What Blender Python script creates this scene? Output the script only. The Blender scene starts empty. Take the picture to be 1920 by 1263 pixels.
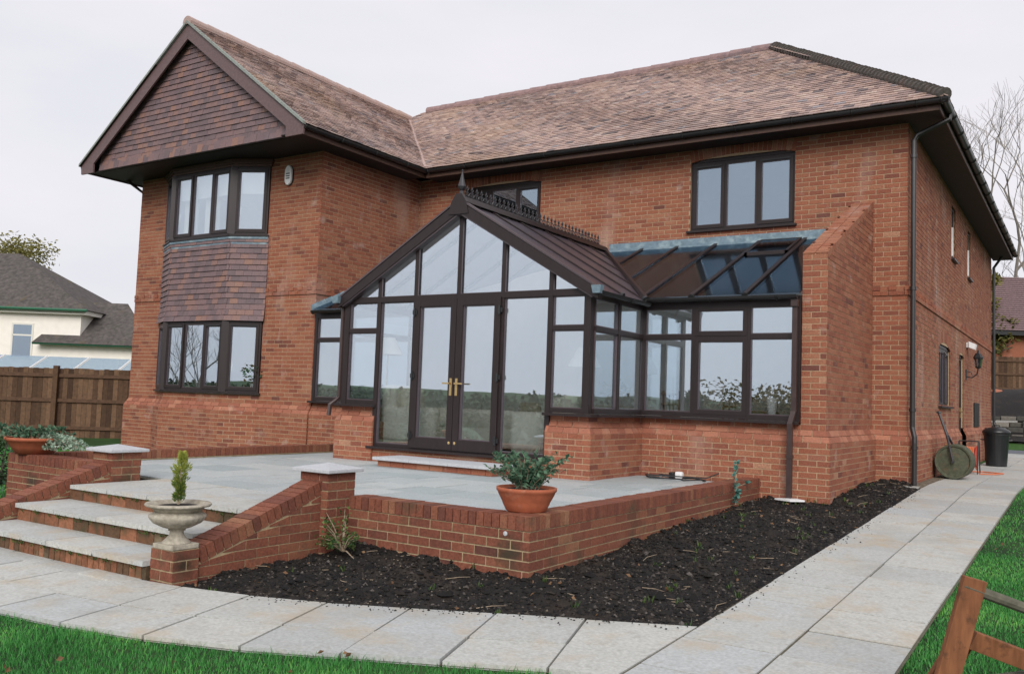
import bpy, bmesh, math, random
import numpy as np
from mathutils import Vector, Matrix
random.seed(7)
rng = np.random.default_rng(7)
R = math.radians
SC = bpy.context.scene
COL = SC.collection

# ------------------------------------------------------------------ camera
CAM = Vector((2.2927, -14.3264, 1.0302))
def cam_axes(yaw=-0.5774, pit=0.0691, rol=0.0367):
    F = Vector((math.sin(yaw)*math.cos(pit), math.cos(yaw)*math.cos(pit), math.sin(pit)))
    Rt = Vector((math.cos(yaw), -math.sin(yaw), 0)); U = Rt.cross(F)
    R2 = Rt*math.cos(rol) + U*math.sin(rol); U2 = -Rt*math.sin(rol) + U*math.cos(rol)
    return F, R2, U2
CF, CR, CU = cam_axes()
cd = bpy.data.cameras.new('camera'); cam = bpy.data.objects.new('camera', cd); COL.objects.link(cam)
M = Matrix((CR, CU, -CF)).transposed().to_4x4(); M.translation = CAM; cam.matrix_world = M
cd.sensor_width = 36; cd.lens = 36*1670.1/1920; cd.shift_y = 0.0012; cd.clip_start = .05; cd.clip_end = 12000
SC.camera = cam

# ------------------------------------------------------------------ world, sun, exposure
SUN_EL, SUN_AZ = 33, 150      # azimuth the light comes from: measured from +Y towards +X
W = bpy.data.worlds.new('World'); SC.world = W; W.use_nodes = True
nt = W.node_tree; nt.nodes.clear()
def wn(t, **k):
    n = nt.nodes.new(t)
    for a, b in k.items(): setattr(n, a, b)
    return n
sky = wn('ShaderNodeTexSky'); sky.sky_type = 'NISHITA'; sky.sun_disc = False
sky.sun_elevation = R(SUN_EL); sky.sun_rotation = R(SUN_AZ); sky.dust_density = 4.0; sky.air_density = 1.0
hsv = wn('ShaderNodeHueSaturation'); hsv.inputs['Saturation'].default_value = .35
nt.links.new(sky.outputs[0], hsv.inputs['Color'])
tc = wn('ShaderNodeTexCoord'); mp = wn('ShaderNodeMapping'); mp.inputs['Scale'].default_value = (1, 1, 3.2)
nz = wn('ShaderNodeTexNoise'); nz.inputs['Scale'].default_value = 2.2; nz.inputs['Detail'].default_value = 6; nz.inputs['Roughness'].default_value = .55
nt.links.new(tc.outputs['Generated'], mp.inputs[0]); nt.links.new(mp.outputs[0], nz.inputs['Vector'])
cr = wn('ShaderNodeValToRGB'); cr.color_ramp.elements[0].position = .36; cr.color_ramp.elements[1].position = .62
cr.color_ramp.elements[0].color = (4.55, 4.58, 4.9, 1); cr.color_ramp.elements[1].color = (5.05, 4.9, 5.2, 1)
nt.links.new(nz.outputs[0], cr.inputs[0])
mx = wn('ShaderNodeMix', data_type='RGBA'); mx.inputs[0].default_value = .93
nt.links.new(hsv.outputs[0], mx.inputs[6]); nt.links.new(cr.outputs[0], mx.inputs[7])
bg = wn('ShaderNodeBackground'); bg.inputs[1].default_value = .1
wo = wn('ShaderNodeOutputWorld'); nt.links.new(mx.outputs[2], bg.inputs[0]); nt.links.new(bg.outputs[0], wo.inputs[0])
sl = bpy.data.lights.new('sun', 'SUN'); sl.energy = 1.5; sl.angle = R(34); sl.color = (1, .97, .93)
so = bpy.data.objects.new('sun', sl); COL.objects.link(so)
sd = Vector((math.sin(R(SUN_AZ))*math.cos(R(SUN_EL)), math.cos(R(SUN_AZ))*math.cos(R(SUN_EL)), math.sin(R(SUN_EL))))
so.rotation_euler = sd.to_track_quat('Z', 'Y').to_euler()
SC.view_settings.view_transform = 'Standard'; SC.view_settings.look = 'None'; SC.view_settings.gamma = 1
SC.view_settings.exposure = 0.84
SC.render.engine = 'CYCLES'
SC.cycles.max_bounces = 8; SC.cycles.transparent_max_bounces = 16; SC.cycles.glossy_bounces = 4; SC.cycles.transmission_bounces = 6

# ------------------------------------------------------------------ materials
def mat(name):
    m = bpy.data.materials.new(name); m.use_nodes = True
    n = m.node_tree.nodes; return m, n, m.node_tree.links, n['Principled BSDF']
def ramp(n, stops):
    r = n.new('ShaderNodeValToRGB'); e = r.color_ramp.elements
    while len(e) < len(stops): e.new(.5)
    for i, (p, c) in enumerate(stops): e[i].position = p; e[i].color = (*c, 1)
    return r
def noise(n, l, scale, detail=4, rough=.55, coord=None, stretch=None):
    t = n.new('ShaderNodeNewGeometry') if coord is None else coord
    z = n.new('ShaderNodeTexNoise'); z.inputs['Scale'].default_value = scale
    z.inputs['Detail'].default_value = detail; z.inputs['Roughness'].default_value = rough
    out = t.outputs['Position'] if coord is None else t.outputs['Object']
    if stretch:
        mp = n.new('ShaderNodeMapping'); mp.inputs['Scale'].default_value = stretch
        l.new(out, mp.inputs[0]); out = mp.outputs[0]
    l.new(out, z.inputs['Vector']); return z
def mixc(n, l, fac, a, b, mode='MIX'):
    m = n.new('ShaderNodeMix'); m.data_type = 'RGBA'; m.blend_type = mode
    for s, v in ((0, fac), (6, a), (7, b)):
        if hasattr(v, 'is_output'): l.new(v, m.inputs[s])
        elif s == 0: m.inputs[0].default_value = v
        else: m.inputs[s].default_value = (*v, 1)
    return m.outputs[2]
def bump(n, l, bs, h, strength=.4, dist=.01):
    b = n.new('ShaderNodeBump'); b.inputs['Strength'].default_value = strength; b.inputs['Distance'].default_value = dist
    l.new(h, b.inputs['Height']); l.new(b.outputs[0], bs.inputs['Normal'])
def spec(bs, v):
    bs.inputs['Specular IOR Level'].default_value = v
MAT = {}
def toned(name, stops, stain=None, rough=.85, fine=60, finec=.35, bumpd=.004, sp=.25, patch=None, spots=None):
    """pieces whose own colour comes from the per-piece attribute 'tone'"""
    m, n, l, b = mat(name)
    a = n.new('ShaderNodeAttribute'); a.attribute_name = 'tone'
    r = ramp(n, stops); l.new(a.outputs['Fac'], r.inputs[0]); c = r.outputs[0]
    z = noise(n, l, fine, 5, .65)
    dk = ramp(n, [(.25, (1-finec,)*3), (.75, (1+finec*.5,)*3)]); l.new(z.outputs[0], dk.inputs[0])
    c = mixc(n, l, 1.0, c, dk.outputs[0], 'MULTIPLY')
    if patch:
        for sc, lo, hi, col, amt, *sx_ in patch:
            z2 = noise(n, l, sc, 5, .6, stretch=sx_[0] if sx_ else None); k = ramp(n, [(lo, (0, 0, 0)), (hi, (amt,)*3)]); l.new(z2.outputs[0], k.inputs[0])
            c = mixc(n, l, k.outputs[0], c, col)
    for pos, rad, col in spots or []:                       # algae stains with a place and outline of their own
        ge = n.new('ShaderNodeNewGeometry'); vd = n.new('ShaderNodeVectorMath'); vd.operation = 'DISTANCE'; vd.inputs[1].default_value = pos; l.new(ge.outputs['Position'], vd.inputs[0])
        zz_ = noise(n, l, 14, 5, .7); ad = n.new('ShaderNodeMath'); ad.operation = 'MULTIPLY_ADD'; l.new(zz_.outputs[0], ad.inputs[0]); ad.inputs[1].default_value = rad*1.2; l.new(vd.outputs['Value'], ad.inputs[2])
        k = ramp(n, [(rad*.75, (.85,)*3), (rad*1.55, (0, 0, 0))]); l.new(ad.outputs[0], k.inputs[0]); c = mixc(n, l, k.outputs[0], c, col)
    l.new(c, b.inputs['Base Color']); b.inputs['Roughness'].default_value = rough; spec(b, sp)
    if bumpd: bump(n, l, b, z.outputs[0], .5, bumpd)
    MAT[name] = m; return m
def plain(name, col, rough=.6, var=.15, scale=25, sp=.3, metal=0, bumpd=.0, stretch=None, patch=None, coat=0):
    m, n, l, b = mat(name)
    z = noise(n, l, scale, 5, .6, stretch=stretch)
    r = ramp(n, [(.25, tuple(c*(1-var) for c in col)), (.75, tuple(min(1, c*(1+var)) for c in col))])
    l.new(z.outputs[0], r.inputs[0]); c = r.outputs[0]
    if patch:
        for sc, lo, hi, pc, amt in patch:
            z2 = noise(n, l, sc, 5, .6); k = ramp(n, [(lo, (0, 0, 0)), (hi, (amt,)*3)]); l.new(z2.outputs[0], k.inputs[0])
            c = mixc(n, l, k.outputs[0], c, pc)
    l.new(c, b.inputs['Base Color']); b.inputs['Roughness'].default_value = rough; spec(b, sp); b.inputs['Metallic'].default_value = metal
    if bumpd: bump(n, l, b, z.outputs[0], .6, bumpd)
    MAT[name] = m; return m
BR_STOPS = [(0, (.16, .060, .046)), (.15, (.225, .078, .051)), (.4, (.295, .103, .060)), (.6, (.325, .122, .070)), (.78, (.345, .148, .086)), (.92, (.30, .12, .077)), (1, (.40, .205, .128))]
toned('brick', BR_STOPS, finec=.55, fine=60, patch=[(.55, .56, .76, (.40, .26, .175), .45), (.9, .58, .8, (.18, .085, .064), .45), (1.1, .56, .78, (.54, .45, .40), .38, (1, 1, .4)), (2.4, .60, .78, (.12, .065, .048), .4, (1, 1, .18)), (3.2, .60, .8, (.54, .47, .43), .5)])
toned('brick_patio', [(0, (.12, .048, .036)), (.3, (.18, .062, .04)), (.6, (.225, .08, .048)), (.85, (.25, .105, .06)), (1, (.29, .14, .08))], finec=.5, fine=55,
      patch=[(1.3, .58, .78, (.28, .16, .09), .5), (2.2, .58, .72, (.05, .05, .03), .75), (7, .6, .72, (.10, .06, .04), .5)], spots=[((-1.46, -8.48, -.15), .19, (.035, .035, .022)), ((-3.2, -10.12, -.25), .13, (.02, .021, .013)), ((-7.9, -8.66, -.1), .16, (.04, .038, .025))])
toned('plinth_brick', [(0, (.27, .098, .062)), (.5, (.33, .128, .08)), (1, (.40, .175, .11))], finec=.35, fine=55, patch=[(2, .6, .8, (.5, .36, .28), .5)])
toned('riser_brick', [(0, (.09, .06, .035)), (.4, (.20, .085, .045)), (1, (.30, .13, .07))], finec=.5, fine=40, patch=[(5, .5, .66, (.045, .05, .025), .8), (3, .6, .75, (.30, .25, .16), .5)])
toned('roof_tile', [(0, (.14, .112, .118)), (.2, (.27, .195, .185)), (.45, (.38, .268, .235)), (.7, (.46, .325, .275)), (.88, (.53, .40, .335)), (1, (.30, .272, .29))], finec=.35, fine=45, rough=.55, sp=.6,
      patch=[(.45, .54, .74, (.45, .30, .175), .42), (1.7, .6, .78, (.34, .32, .34), .5), (.25, .5, .7, (.34, .275, .265), .4)])
toned('wall_tile', [(0, (.125, .088, .095)), (.4, (.165, .11, .115)), (.75, (.19, .118, .115)), (1, (.245, .135, .105))], finec=.3, fine=45, rough=.65, sp=.4, patch=[(1.6, .58, .75, (.17, .135, .155), .6)])
toned('slab', [(0, (.39, .405, .395)), (.4, (.455, .465, .445)), (.75, (.49, .49, .455)), (1, (.42, .445, .45))], finec=.3, fine=45, rough=.6, bumpd=.003, sp=.3,
      patch=[(2.3, .52, .72, (.42, .335, .225), .7), (.9, .54, .72, (.29, .285, .26), .65), (14, .56, .68, (.30, .285, .25), .5), (5, .58, .7, (.40, .36, .30), .5)])
toned('patio_slab', [(0, (.36, .41, .415)), (.5, (.43, .47, .475)), (1, (.49, .515, .51))], finec=.42, fine=60, rough=.5, bumpd=.003, sp=.35,
      patch=[(1.6, .55, .7, (.33, .365, .36), .6), (8, .56, .72, (.36, .385, .38), .6), (3, .6, .72, (.40, .43, .37), .6)])
toned('board', [(0, (.055, .03, .018)), (.5, (.105, .058, .033)), (1, (.17, .10, .058))], finec=.4, fine=14, patch=[(3, .6, .78, (.04, .03, .02), .7)])
toned('rubble', [(0, (.06, .058, .05)), (.5, (.13, .12, .10)), (1, (.24, .22, .19))], finec=.4, fine=12)
plain('mortar', (.42, .30, .195), .95, .25, 40, .1, patch=[(.7, .6, .8, (.46, .40, .34), .5)])
plain('mortar_dark', (.34, .265, .165), .95, .3, 30, .1)
plain('joint', (.11, .10, .075), .95, .3, 30, .1)
plain('frame', (.021, .0135, .0135), .42, .25, 30, .4, stretch=(1, 1, .12))
plain('bead', (.07, .052, .058), .35, .2, 30, .5)  # lighter than the frame: a highlight put into the bead colour
plain('fascia', (.085, .045, .033), .5, .25, 20, .35)
plain('barge', (.125, .078, .078), .5, .2, 20, .4)
plain('soffit', (.026, .021, .02), .6, .2, 10, .3)
plain('gutter', (.02, .019, .02), .35, .15, 10, .5)
plain('pipe', (.045, .028, .026), .4, .2, 10, .45)
plain('pipe_grey', (.021, .019, .02), .4, .2, 10, .5)
plain('lead', (.13, .19, .23), .55, .3, 18, .5, patch=[(7, .5, .7, (.32, .40, .42), .7)])
plain('hip', (.085, .076, .068), .8, .45, 22, .3, patch=[(6, .5, .7, (.13, .09, .075), .7)])
plain('ridge', (.24, .16, .155), .75, .3, 10, .3, patch=[(1.2, .55, .7, (.10, .09, .11), .8)])
plain('verge', (.24, .26, .24), .9, .3, 30, .2)
plain('roof_base', (.05, .04, .035), .9, .2, 10, .1)
plain('plaster', (.74, .73, .69), .9, .06, 6, .1)
plain('room_dark', (.20, .19, .18), .9, .1, 3, .1)
plain('blind', (.72, .72, .70), .85, .04, 10, .1)
plain('curtain', (.66, .64, .58), .9, .1, 30, .1, stretch=(8, 8, .1))
plain('carpet', (.5, .46, .4), .95, .1, 60, .1)
plain('sofa', (.80, .76, .67), .9, .08, 90, .15, bumpd=.002)
plain('sofa_dark', (.35, .31, .24), .9, .1, 90, .15)
plain('cushion', (.42, .36, .28), .9, .2, 40, .15)
plain('brass', (.72, .52, .24), .25, .1, 10, .5, metal=.9)
plain('shade', (.80, .78, .72), .8, .04, 10, .1)
plain('wicker', (.34, .22, .12), .7, .3, 120, .2)
plain('white', (.74, .74, .74), .5, .06, 12, .3)
plain('black', (.012, .013, .014), .35, .2, 10, .5)
plain('iron', (.030, .028, .032), .4, .2, 30, .5)
plain('capstone', (.42, .43, .45), .85, .16, 40, .2, bumpd=.003)
plain('stone', (.36, .325, .265), .9, .3, 35, .15, bumpd=.006, patch=[(8, .5, .68, (.19, .165, .125), .7), (20, .6, .72, (.52, .48, .40), .6)])
plain('terracotta', (.34, .10, .05), .75, .2, 12, .25, patch=[(9, .6, .75, (.42, .21, .14), .6)])
plain('soil', (.008, .0066, .0056), .72, .7, 40, .3, bumpd=.02, patch=[(45, .62, .75, (.045, .034, .026), .8), (2.2, .52, .66, (.026, .018, .0125), .8)])
toned('clod', [(0, (.003, .0028, .0026)), (.45, (.007, .0058, .005)), (.75, (.018, .014, .011)), (.9, (.045, .036, .029)), (1, (.12, .105, .095))], finec=.5, fine=80, rough=.8, sp=.3)
plain('pebble', (.16, .13, .10), .9, .45, 14, .2)
plain('twig', (.27, .21, .15), .9, .3, 40, .15)
plain('twig_bark', (.24, .215, .19), .95, .2, 15, .1)
plain('bark', (.10, .085, .07), .95, .3, 15, .1)
plain('concrete', (.33, .32, .30), .9, .2, 20, .2, bumpd=.004)
plain('asphalt', (.115, .122, .14), .9, .25, 30, .2)
plain('render_wall', (.80, .755, .68), .9, .06, 3, .1)
plain('far_tile', (.085, .075, .07), .9, .5, 5, .2, patch=[(.8, .6, .75, (.12, .095, .045), .8), (2, .6, .72, (.055, .06, .04), .8)])
plain('garage_tile', (.17, .115, .118), .85, .3, 9, .2)
plain('green_paint', (.015, .10, .05), .4, .2, 10, .4)
plain('wood', (.20, .08, .036), .75, .45, 22, .25, bumpd=.002, stretch=(1, 1, .2), patch=[(14, .56, .7, (.07, .035, .02), .8)])
plain('wood_grey', (.105, .10, .075), .85, .35, 22, .2)
plain('red_plastic', (.42, .055, .035), .4, .15, 10, .4)
plain('orange_hose', (.55, .14, .05), .45, .15, 10, .4)
plain('roller_iron', (.072, .078, .05), .8, .4, 20, .3, patch=[(9, .55, .7, (.13, .08, .05), .7)])
plain('field', (.045, .10, .026), .95, .3, 6, .1, patch=[(.012, .42, .52, (.018, .035, .018), .9), (.6, .5, .7, (.06, .12, .035), .6), (22, .5, .7, (.035, .06, .018), .7)])
def leafmat(name, a, b, rough=.6, tr=.3):
    m, n, l, bs = mat(name)
    at = n.new('ShaderNodeAttribute'); at.attribute_name = 'tone'
    r = ramp(n, [(0, a), (1, b)]); l.new(at.outputs['Fac'], r.inputs[0])
    l.new(r.outputs[0], bs.inputs['Base Color']); bs.inputs['Roughness'].default_value = rough; spec(bs, .3)
    t = n.new('ShaderNodeBsdfTranslucent'); l.new(r.outputs[0], t.inputs[0])
    mx = n.new('ShaderNodeMixShader'); mx.inputs[0].default_value = tr
    l.new(bs.outputs[0], mx.inputs[1]); l.new(t.outputs[0], mx.inputs[2]); l.new(mx.outputs[0], n['Material Output'].inputs[0])
    MAT[name] = m
leafmat('grass', (.035, .16, .035), (.21, .46, .10)); MAT['grass'].node_tree.nodes['Color Ramp'].color_ramp.elements.new(.55).color = (.08, .32, .075, 1); MAT['grass'].node_tree.nodes['Color Ramp'].color_ramp.elements.new(.93).color = (.17, .42, .09, 1)
leafmat('leaf_green', (.03, .085, .05), (.13, .23, .14))
leafmat('leaf_pale', (.14, .24, .17), (.48, .58, .46))
leafmat('leaf_gold', (.06, .14, .03), (.46, .48, .10))
leafmat('leaf_ivy', (.02, .06, .02), (.13, .19, .05))
leafmat('leaf_blue', (.06, .18, .15), (.14, .31, .26))
leafmat('leaf_dark', (.012, .028, .012), (.04, .065, .022))
leafmat('leaf_olive', (.06, .065, .02), (.30, .27, .08))
leafmat('leaf_autumn', (.05, .055, .02), (.22, .15, .05))
leafmat('leaf_brown', (.12, .06, .03), (.35, .20, .10))
def glassmat(name, refl, tint, gl=(.86, .93, 1.0), ior=1.5, rough=0.0, ribs=None):
    m = bpy.data.materials.new(name); m.use_nodes = True; n = m.node_tree.nodes; l = m.node_tree.links; n.clear()
    o = n.new('ShaderNodeOutputMaterial'); t = n.new('ShaderNodeBsdfTransparent'); t.inputs[0].default_value = (*tint, 1)
    g = n.new('ShaderNodeBsdfGlossy'); g.inputs[0].default_value = (*gl, 1); g.inputs['Roughness'].default_value = rough
    lw = n.new('ShaderNodeLayerWeight'); lw.inputs[0].default_value = .5          # Schlick: facing = 1 - cos
    f = n.new('ShaderNodeMath'); f.operation = 'POWER'; f.inputs[1].default_value = 5; l.new(lw.outputs['Facing'], f.inputs[0])
    mr = n.new('ShaderNodeMapRange'); mr.inputs[3].default_value = refl; mr.inputs[4].default_value = 1.0
    l.new(f.outputs[0], mr.inputs[0])
    mx = n.new('ShaderNodeMixShader'); l.new(mr.outputs[0], mx.inputs[0]); l.new(t.outputs[0], mx.inputs[1]); l.new(g.outputs[0], mx.inputs[2]); l.new(mx.outputs[0], o.inputs[0])
    # barely uneven panes
    z = noise(n, l, 1.1, 1); b = n.new('ShaderNodeBump'); b.inputs['Strength'].default_value = .05; b.inputs['Distance'].default_value = .02
    l.new(z.outputs[0], b.inputs['Height']); l.new(b.outputs[0], g.inputs['Normal'])
    MAT[name] = m
glassmat('glass', .40, (.985, 1.0, .995), gl=(.86, .97, 1.06), ior=1.5)
glassmat('glass_house', .34, (.62, .68, .68), gl=(.72, .86, 1.0), ior=1.55)
glassmat('glass_roof', .16, (.46, .48, .50), gl=(.42, .54, .66), ior=1.45, rough=.10)
m_, n_, l_, b_ = mat('roof_sheet'); MAT['roof_sheet'] = m_     # bronze multiwall sheet
a_ = n_.new('ShaderNodeNewGeometry'); sx = n_.new('ShaderNodeSeparateXYZ'); l_.new(a_.outputs['Position'], sx.inputs[0])
wv = n_.new('ShaderNodeMath'); wv.operation = 'SINE'; ml = n_.new('ShaderNodeMath'); ml.operation = 'MULTIPLY'; ml.inputs[1].default_value = 150
l_.new(sx.outputs[1], ml.inputs[0]); l_.new(ml.outputs[0], wv.inputs[0])
rr = ramp(n_, [(0, (.045, .036, .048)), (1, (.085, .07, .088))]); l_.new(wv.outputs[0], rr.inputs[0]); l_.new(rr.outputs[0], b_.inputs['Base Color'])
b_.inputs['Roughness'].default_value = .3; spec(b_, .5)
t_ = n_.new('ShaderNodeBsdfTransparent'); t_.inputs[0].default_value = (.92, .90, .88, 1); mm = n_.new('ShaderNodeMixShader'); mm.inputs[0].default_value = .42
tl_ = n_.new('ShaderNodeBsdfTranslucent'); tl_.inputs[0].default_value = (.92, .90, .88, 1); m2_ = n_.new('ShaderNodeMixShader'); m2_.inputs[0].default_value = .5
l_.new(t_.outputs[0], m2_.inputs[1]); l_.new(tl_.outputs[0], m2_.inputs[2])
fr_ = n_.new('ShaderNodeLayerWeight'); fr_.inputs[0].default_value = .5; mr_ = n_.new('ShaderNodeMapRange'); mr_.inputs[1].default_value = .2; mr_.inputs[2].default_value = .7; mr_.inputs[3].default_value = .16; mr_.inputs[4].default_value = .9
l_.new(fr_.outputs['Facing'], mr_.inputs[0]); l_.new(mr_.outputs[0], mm.inputs[0])
l_.new(b_.outputs[0], mm.inputs[2]); l_.new(m2_.outputs[0], mm.inputs[1]); l_.new(mm.outputs[0], n_['Material Output'].inputs[0])

# ------------------------------------------------------------------ mesh helpers
WL = {}
class MB:
    def __init__(s): s.v = []; s.f = []; s.t = []
    def add(s, vs, fs, tone=.5):
        k = len(s.v); s.v += [tuple(p) for p in vs]; s.t += [tone]*len(vs)
        s.f += [tuple(i+k for i in f) for f in fs]
    def box(s, x0, x1, y0, y1, z0, z1, tone=.5):
        s.hexa([(x0, y0, z0), (x1, y0, z0), (x1, y1, z0), (x0, y1, z0), (x0, y0, z1), (x1, y0, z1), (x1, y1, z1), (x0, y1, z1)], tone)
    def hexa(s, p, tone=.5, back=True):
        F = [(0, 3, 2, 1), (4, 5, 6, 7), (0, 1, 5, 4), (1, 2, 6, 5), (2, 3, 7, 6), (3, 0, 4, 7)]
        if not back: F = F[:4] + [F[5]]
        s.add(p, F, tone)
    def prism(s, poly, ext, tone=.5):
        """poly: 3D points; ext: Vector"""
        n = len(poly); a = [Vector(p) for p in poly]; b = [p+Vector(ext) for p in a]
        s.add(a+b, [tuple(range(n))[::-1], tuple(range(n, 2*n))] + [(i, (i+1) % n, n+(i+1) % n, n+i) for i in range(n)], tone)
    def tube(s, pts, r, n=6, tone=.5, caps=True):
        pts = [Vector(p) for p in pts]; rs = r if hasattr(r, '__len__') else [r]*len(pts)
        k = len(s.v); prev = None
        for i, p in enumerate(pts):
            d = (pts[min(i+1, len(pts)-1)]-pts[max(i-1, 0)])
            d = d.normalized() if d.length > 1e-9 else Vector((0, 0, 1))
            a = (prev - d*prev.dot(d)) if prev is not None else d.cross(Vector((0, 0, 1)) if abs(d.z) < .9 else Vector((1, 0, 0)))
            a.normalize(); prev = a; b = d.cross(a)
            for j in range(n):
                t = 2*math.pi*j/n; s.v.append(tuple(p+(a*math.cos(t)+b*math.sin(t))*rs[i])); s.t.append(tone)
        for i in range(len(pts)-1):
            for j in range(n):
                s.f.append((k+i*n+j, k+i*n+(j+1) % n, k+(i+1)*n+(j+1) % n, k+(i+1)*n+j))
        if caps and n > 2:
            s.f.append(tuple(k+j for j in range(n))[::-1]); e = k+(len(pts)-1)*n; s.f.append(tuple(e+j for j in range(n)))
    def lathe(s, prof, c, n=24, tone=.5, mod=None, axis='Z'):
        k = len(s.v)
        for i, (r, z) in enumerate(prof):
            for j in range(n):
                t = 2*math.pi*j/n; q = r*(mod(t, i) if mod else 1)
                p = (q*math.cos(t), q*math.sin(t), z)
                if axis == 'Y': p = (p[0], p[2], p[1])
                if axis == 'X': p = (p[2], p[0], p[1])
                s.v.append((c[0]+p[0], c[1]+p[1], c[2]+p[2])); s.t.append(tone)
        for i in range(len(prof)-1):
            for j in range(n): s.f.append((k+i*n+j, k+i*n+(j+1) % n, k+(i+1)*n+(j+1) % n, k+(i+1)*n+j))
        s.f.append(tuple(k+j for j in range(n))[::-1]); e = k+(len(prof)-1)*n; s.f.append(tuple(e+j for j in range(n)))
    def mesh(s, name):
        me = bpy.data.meshes.new(name); me.from_pydata(s.v, [], s.f)
        at = me.attributes.new('tone', 'FLOAT', 'POINT'); at.data.foreach_set('value', np.array(s.t, dtype=np.float32)); return me
    def build(s, name, m, parent=None, smooth=False, bevel=0):
        me = s.mesh(name)
        if bevel:
            bm = bmesh.new(); bm.from_mesh(me); bmesh.ops.bevel(bm, geom=[e for e in bm.edges], offset=bevel, segments=2, affect='EDGES', profile=.6, clamp_overlap=True)
            bm.to_mesh(me); bm.free()
        if smooth: me.shade_smooth()
        return link(name, me, m, parent)
def link(name, me, m, parent=None, loc=(0, 0, 0), rot=None):
    if m is not None and len(me.materials) == 0: me.materials.append(MAT[m])
    o = bpy.data.objects.new(name, me); COL.objects.link(o)
    pl = WL.get(parent.name, Vector()) if parent else Vector()
    o.location = Vector(loc)-pl; WL[o.name] = Vector(loc)
    if rot is not None: o.rotation_euler = rot
    if parent: o.parent = parent
    return o
def tag(o, label, cat, group=None):
    o['label'] = label; o['category'] = cat
    if group: o['group'] = group
    return o
def thing(name, label, cat, loc=(0, 0, 0), group=None):
    o = bpy.data.objects.new(name, None); COL.objects.link(o); o.location = loc; WL[o.name] = Vector(loc); o.empty_display_size = .2
    return tag(o, label, cat, group)
def struct(o): o['kind'] = 'structure'; return o
def stuff(o): o['kind'] = 'stuff'; return o

class Pl:
    """vertical plane: u along d, outward normal n to the right-hand side as seen from outside"""
    def __init__(s, a, b):
        s.a = Vector((a[0], a[1], 0)); e = Vector((b[0]-a[0], b[1]-a[1], 0)); s.L = e.length; s.d = e.normalized(); s.n = Vector((s.d.y, -s.d.x, 0))
    def w(s, u, z, o=0): p = s.a+s.d*u+s.n*o; return Vector((p.x, p.y, z))
    def bar(s, mb, u0, u1, z0, z1, o0, o1, tone=.5):
        W_ = s.w
        mb.hexa([W_(u0, z0, o1), W_(u1, z0, o1), W_(u1, z0, o0), W_(u0, z0, o0), W_(u0, z1, o1), W_(u1, z1, o1), W_(u1, z1, o0), W_(u0, z1, o0)], tone)
    def quad(s, mb, pts, o, tone=.5): mb.add([s.w(u, z, o) for u, z in pts], [tuple(range(len(pts)))], tone)

# ------------------------------------------------------------------ pieces (bricks, tiles): the 300 largest in view are objects, the rest one stuff part
class Pieces:
    def __init__(s): s.L = []
    def add(s, verts, faces, tone, vis, parent, centre, normal, area):
        s.L.append((verts, faces, tone, vis, parent, centre, normal, area))
    def finish(s, name, m, restname, restparent, limit=300):
        def score(p):
            if not p[3]: return 0
            d = Vector(p[5])-CAM; w = d.dot(CF)
            if w < .5: return 0
            u = d.dot(CR)/w*1670; v = d.dot(CU)/w*1670
            if abs(u) > 950 or abs(v) > 620: return 0
            return max(0, -Vector(p[6]).dot(d))/d.length**3*p[7]
        s.L.sort(key=score, reverse=True)
        n = 0; cache = {}; rest = MB()
        for p in s.L:
            if n < limit and score(p) > 0:
                c = Vector(p[5]); lv = [tuple(round(x, 4) for x in (Vector(v)-c)) for v in p[0]]
                key = (tuple(lv), round(p[2], 1)); me = cache.get(key)
                if me is None:
                    mb = MB(); mb.add(lv, p[1], round(p[2], 1)); me = mb.mesh(name); cache[key] = me
                link(name, me, m, p[4], c); n += 1
            else: rest.add(p[0], p[1], p[2])
        if rest.v: stuff(rest.build(restname, m, restparent))
HEXF = [(0, 1, 5, 4), (4, 5, 6, 7), (0, 3, 2, 1), (1, 2, 6, 5), (3, 0, 4, 7)]   # front, top, bottom, right, left (no back)
def tone_brick(): return min(1, max(0, random.gauss(.48, .185)))

def brick_piece(pcs, pl, u0, u1, z0, z1, parent, vis=True, off=0., jit=.0025, tone=None, dep=.03, ub=None):
    """ub: (u0,u1) at top if different"""
    o = off+random.uniform(0, jit); t0, t1 = ub if ub else (u0, u1)
    W_ = pl.w; v = [W_(u0, z0, o), W_(u1, z0, o), W_(u1, z0, o-dep), W_(u0, z0, o-dep), W_(t0, z1, o), W_(t1, z1, o), W_(t1, z1, o-dep), W_(t0, z1, o-dep)]
    pcs.add(v, HEXF, tone_brick() if tone is None else tone, vis, parent, W_((u0+u1)/2, (z0+z1)/2, o), pl.n, (u1-u0)*(z1-z0))
BL, BH, JT = .225, .075, .012
def arch_z(op, u):
    u0, u1, z0, z1, rise = op
    if rise <= 0: return z1
    c = (u0+u1)/2; h = (u1-u0)/2; r = (h*h+rise*rise)/(2*rise)
    x = min(h, abs(u-c)); return z1 + math.sqrt(max(0, r*r-x*x)) - (r-rise)
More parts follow.
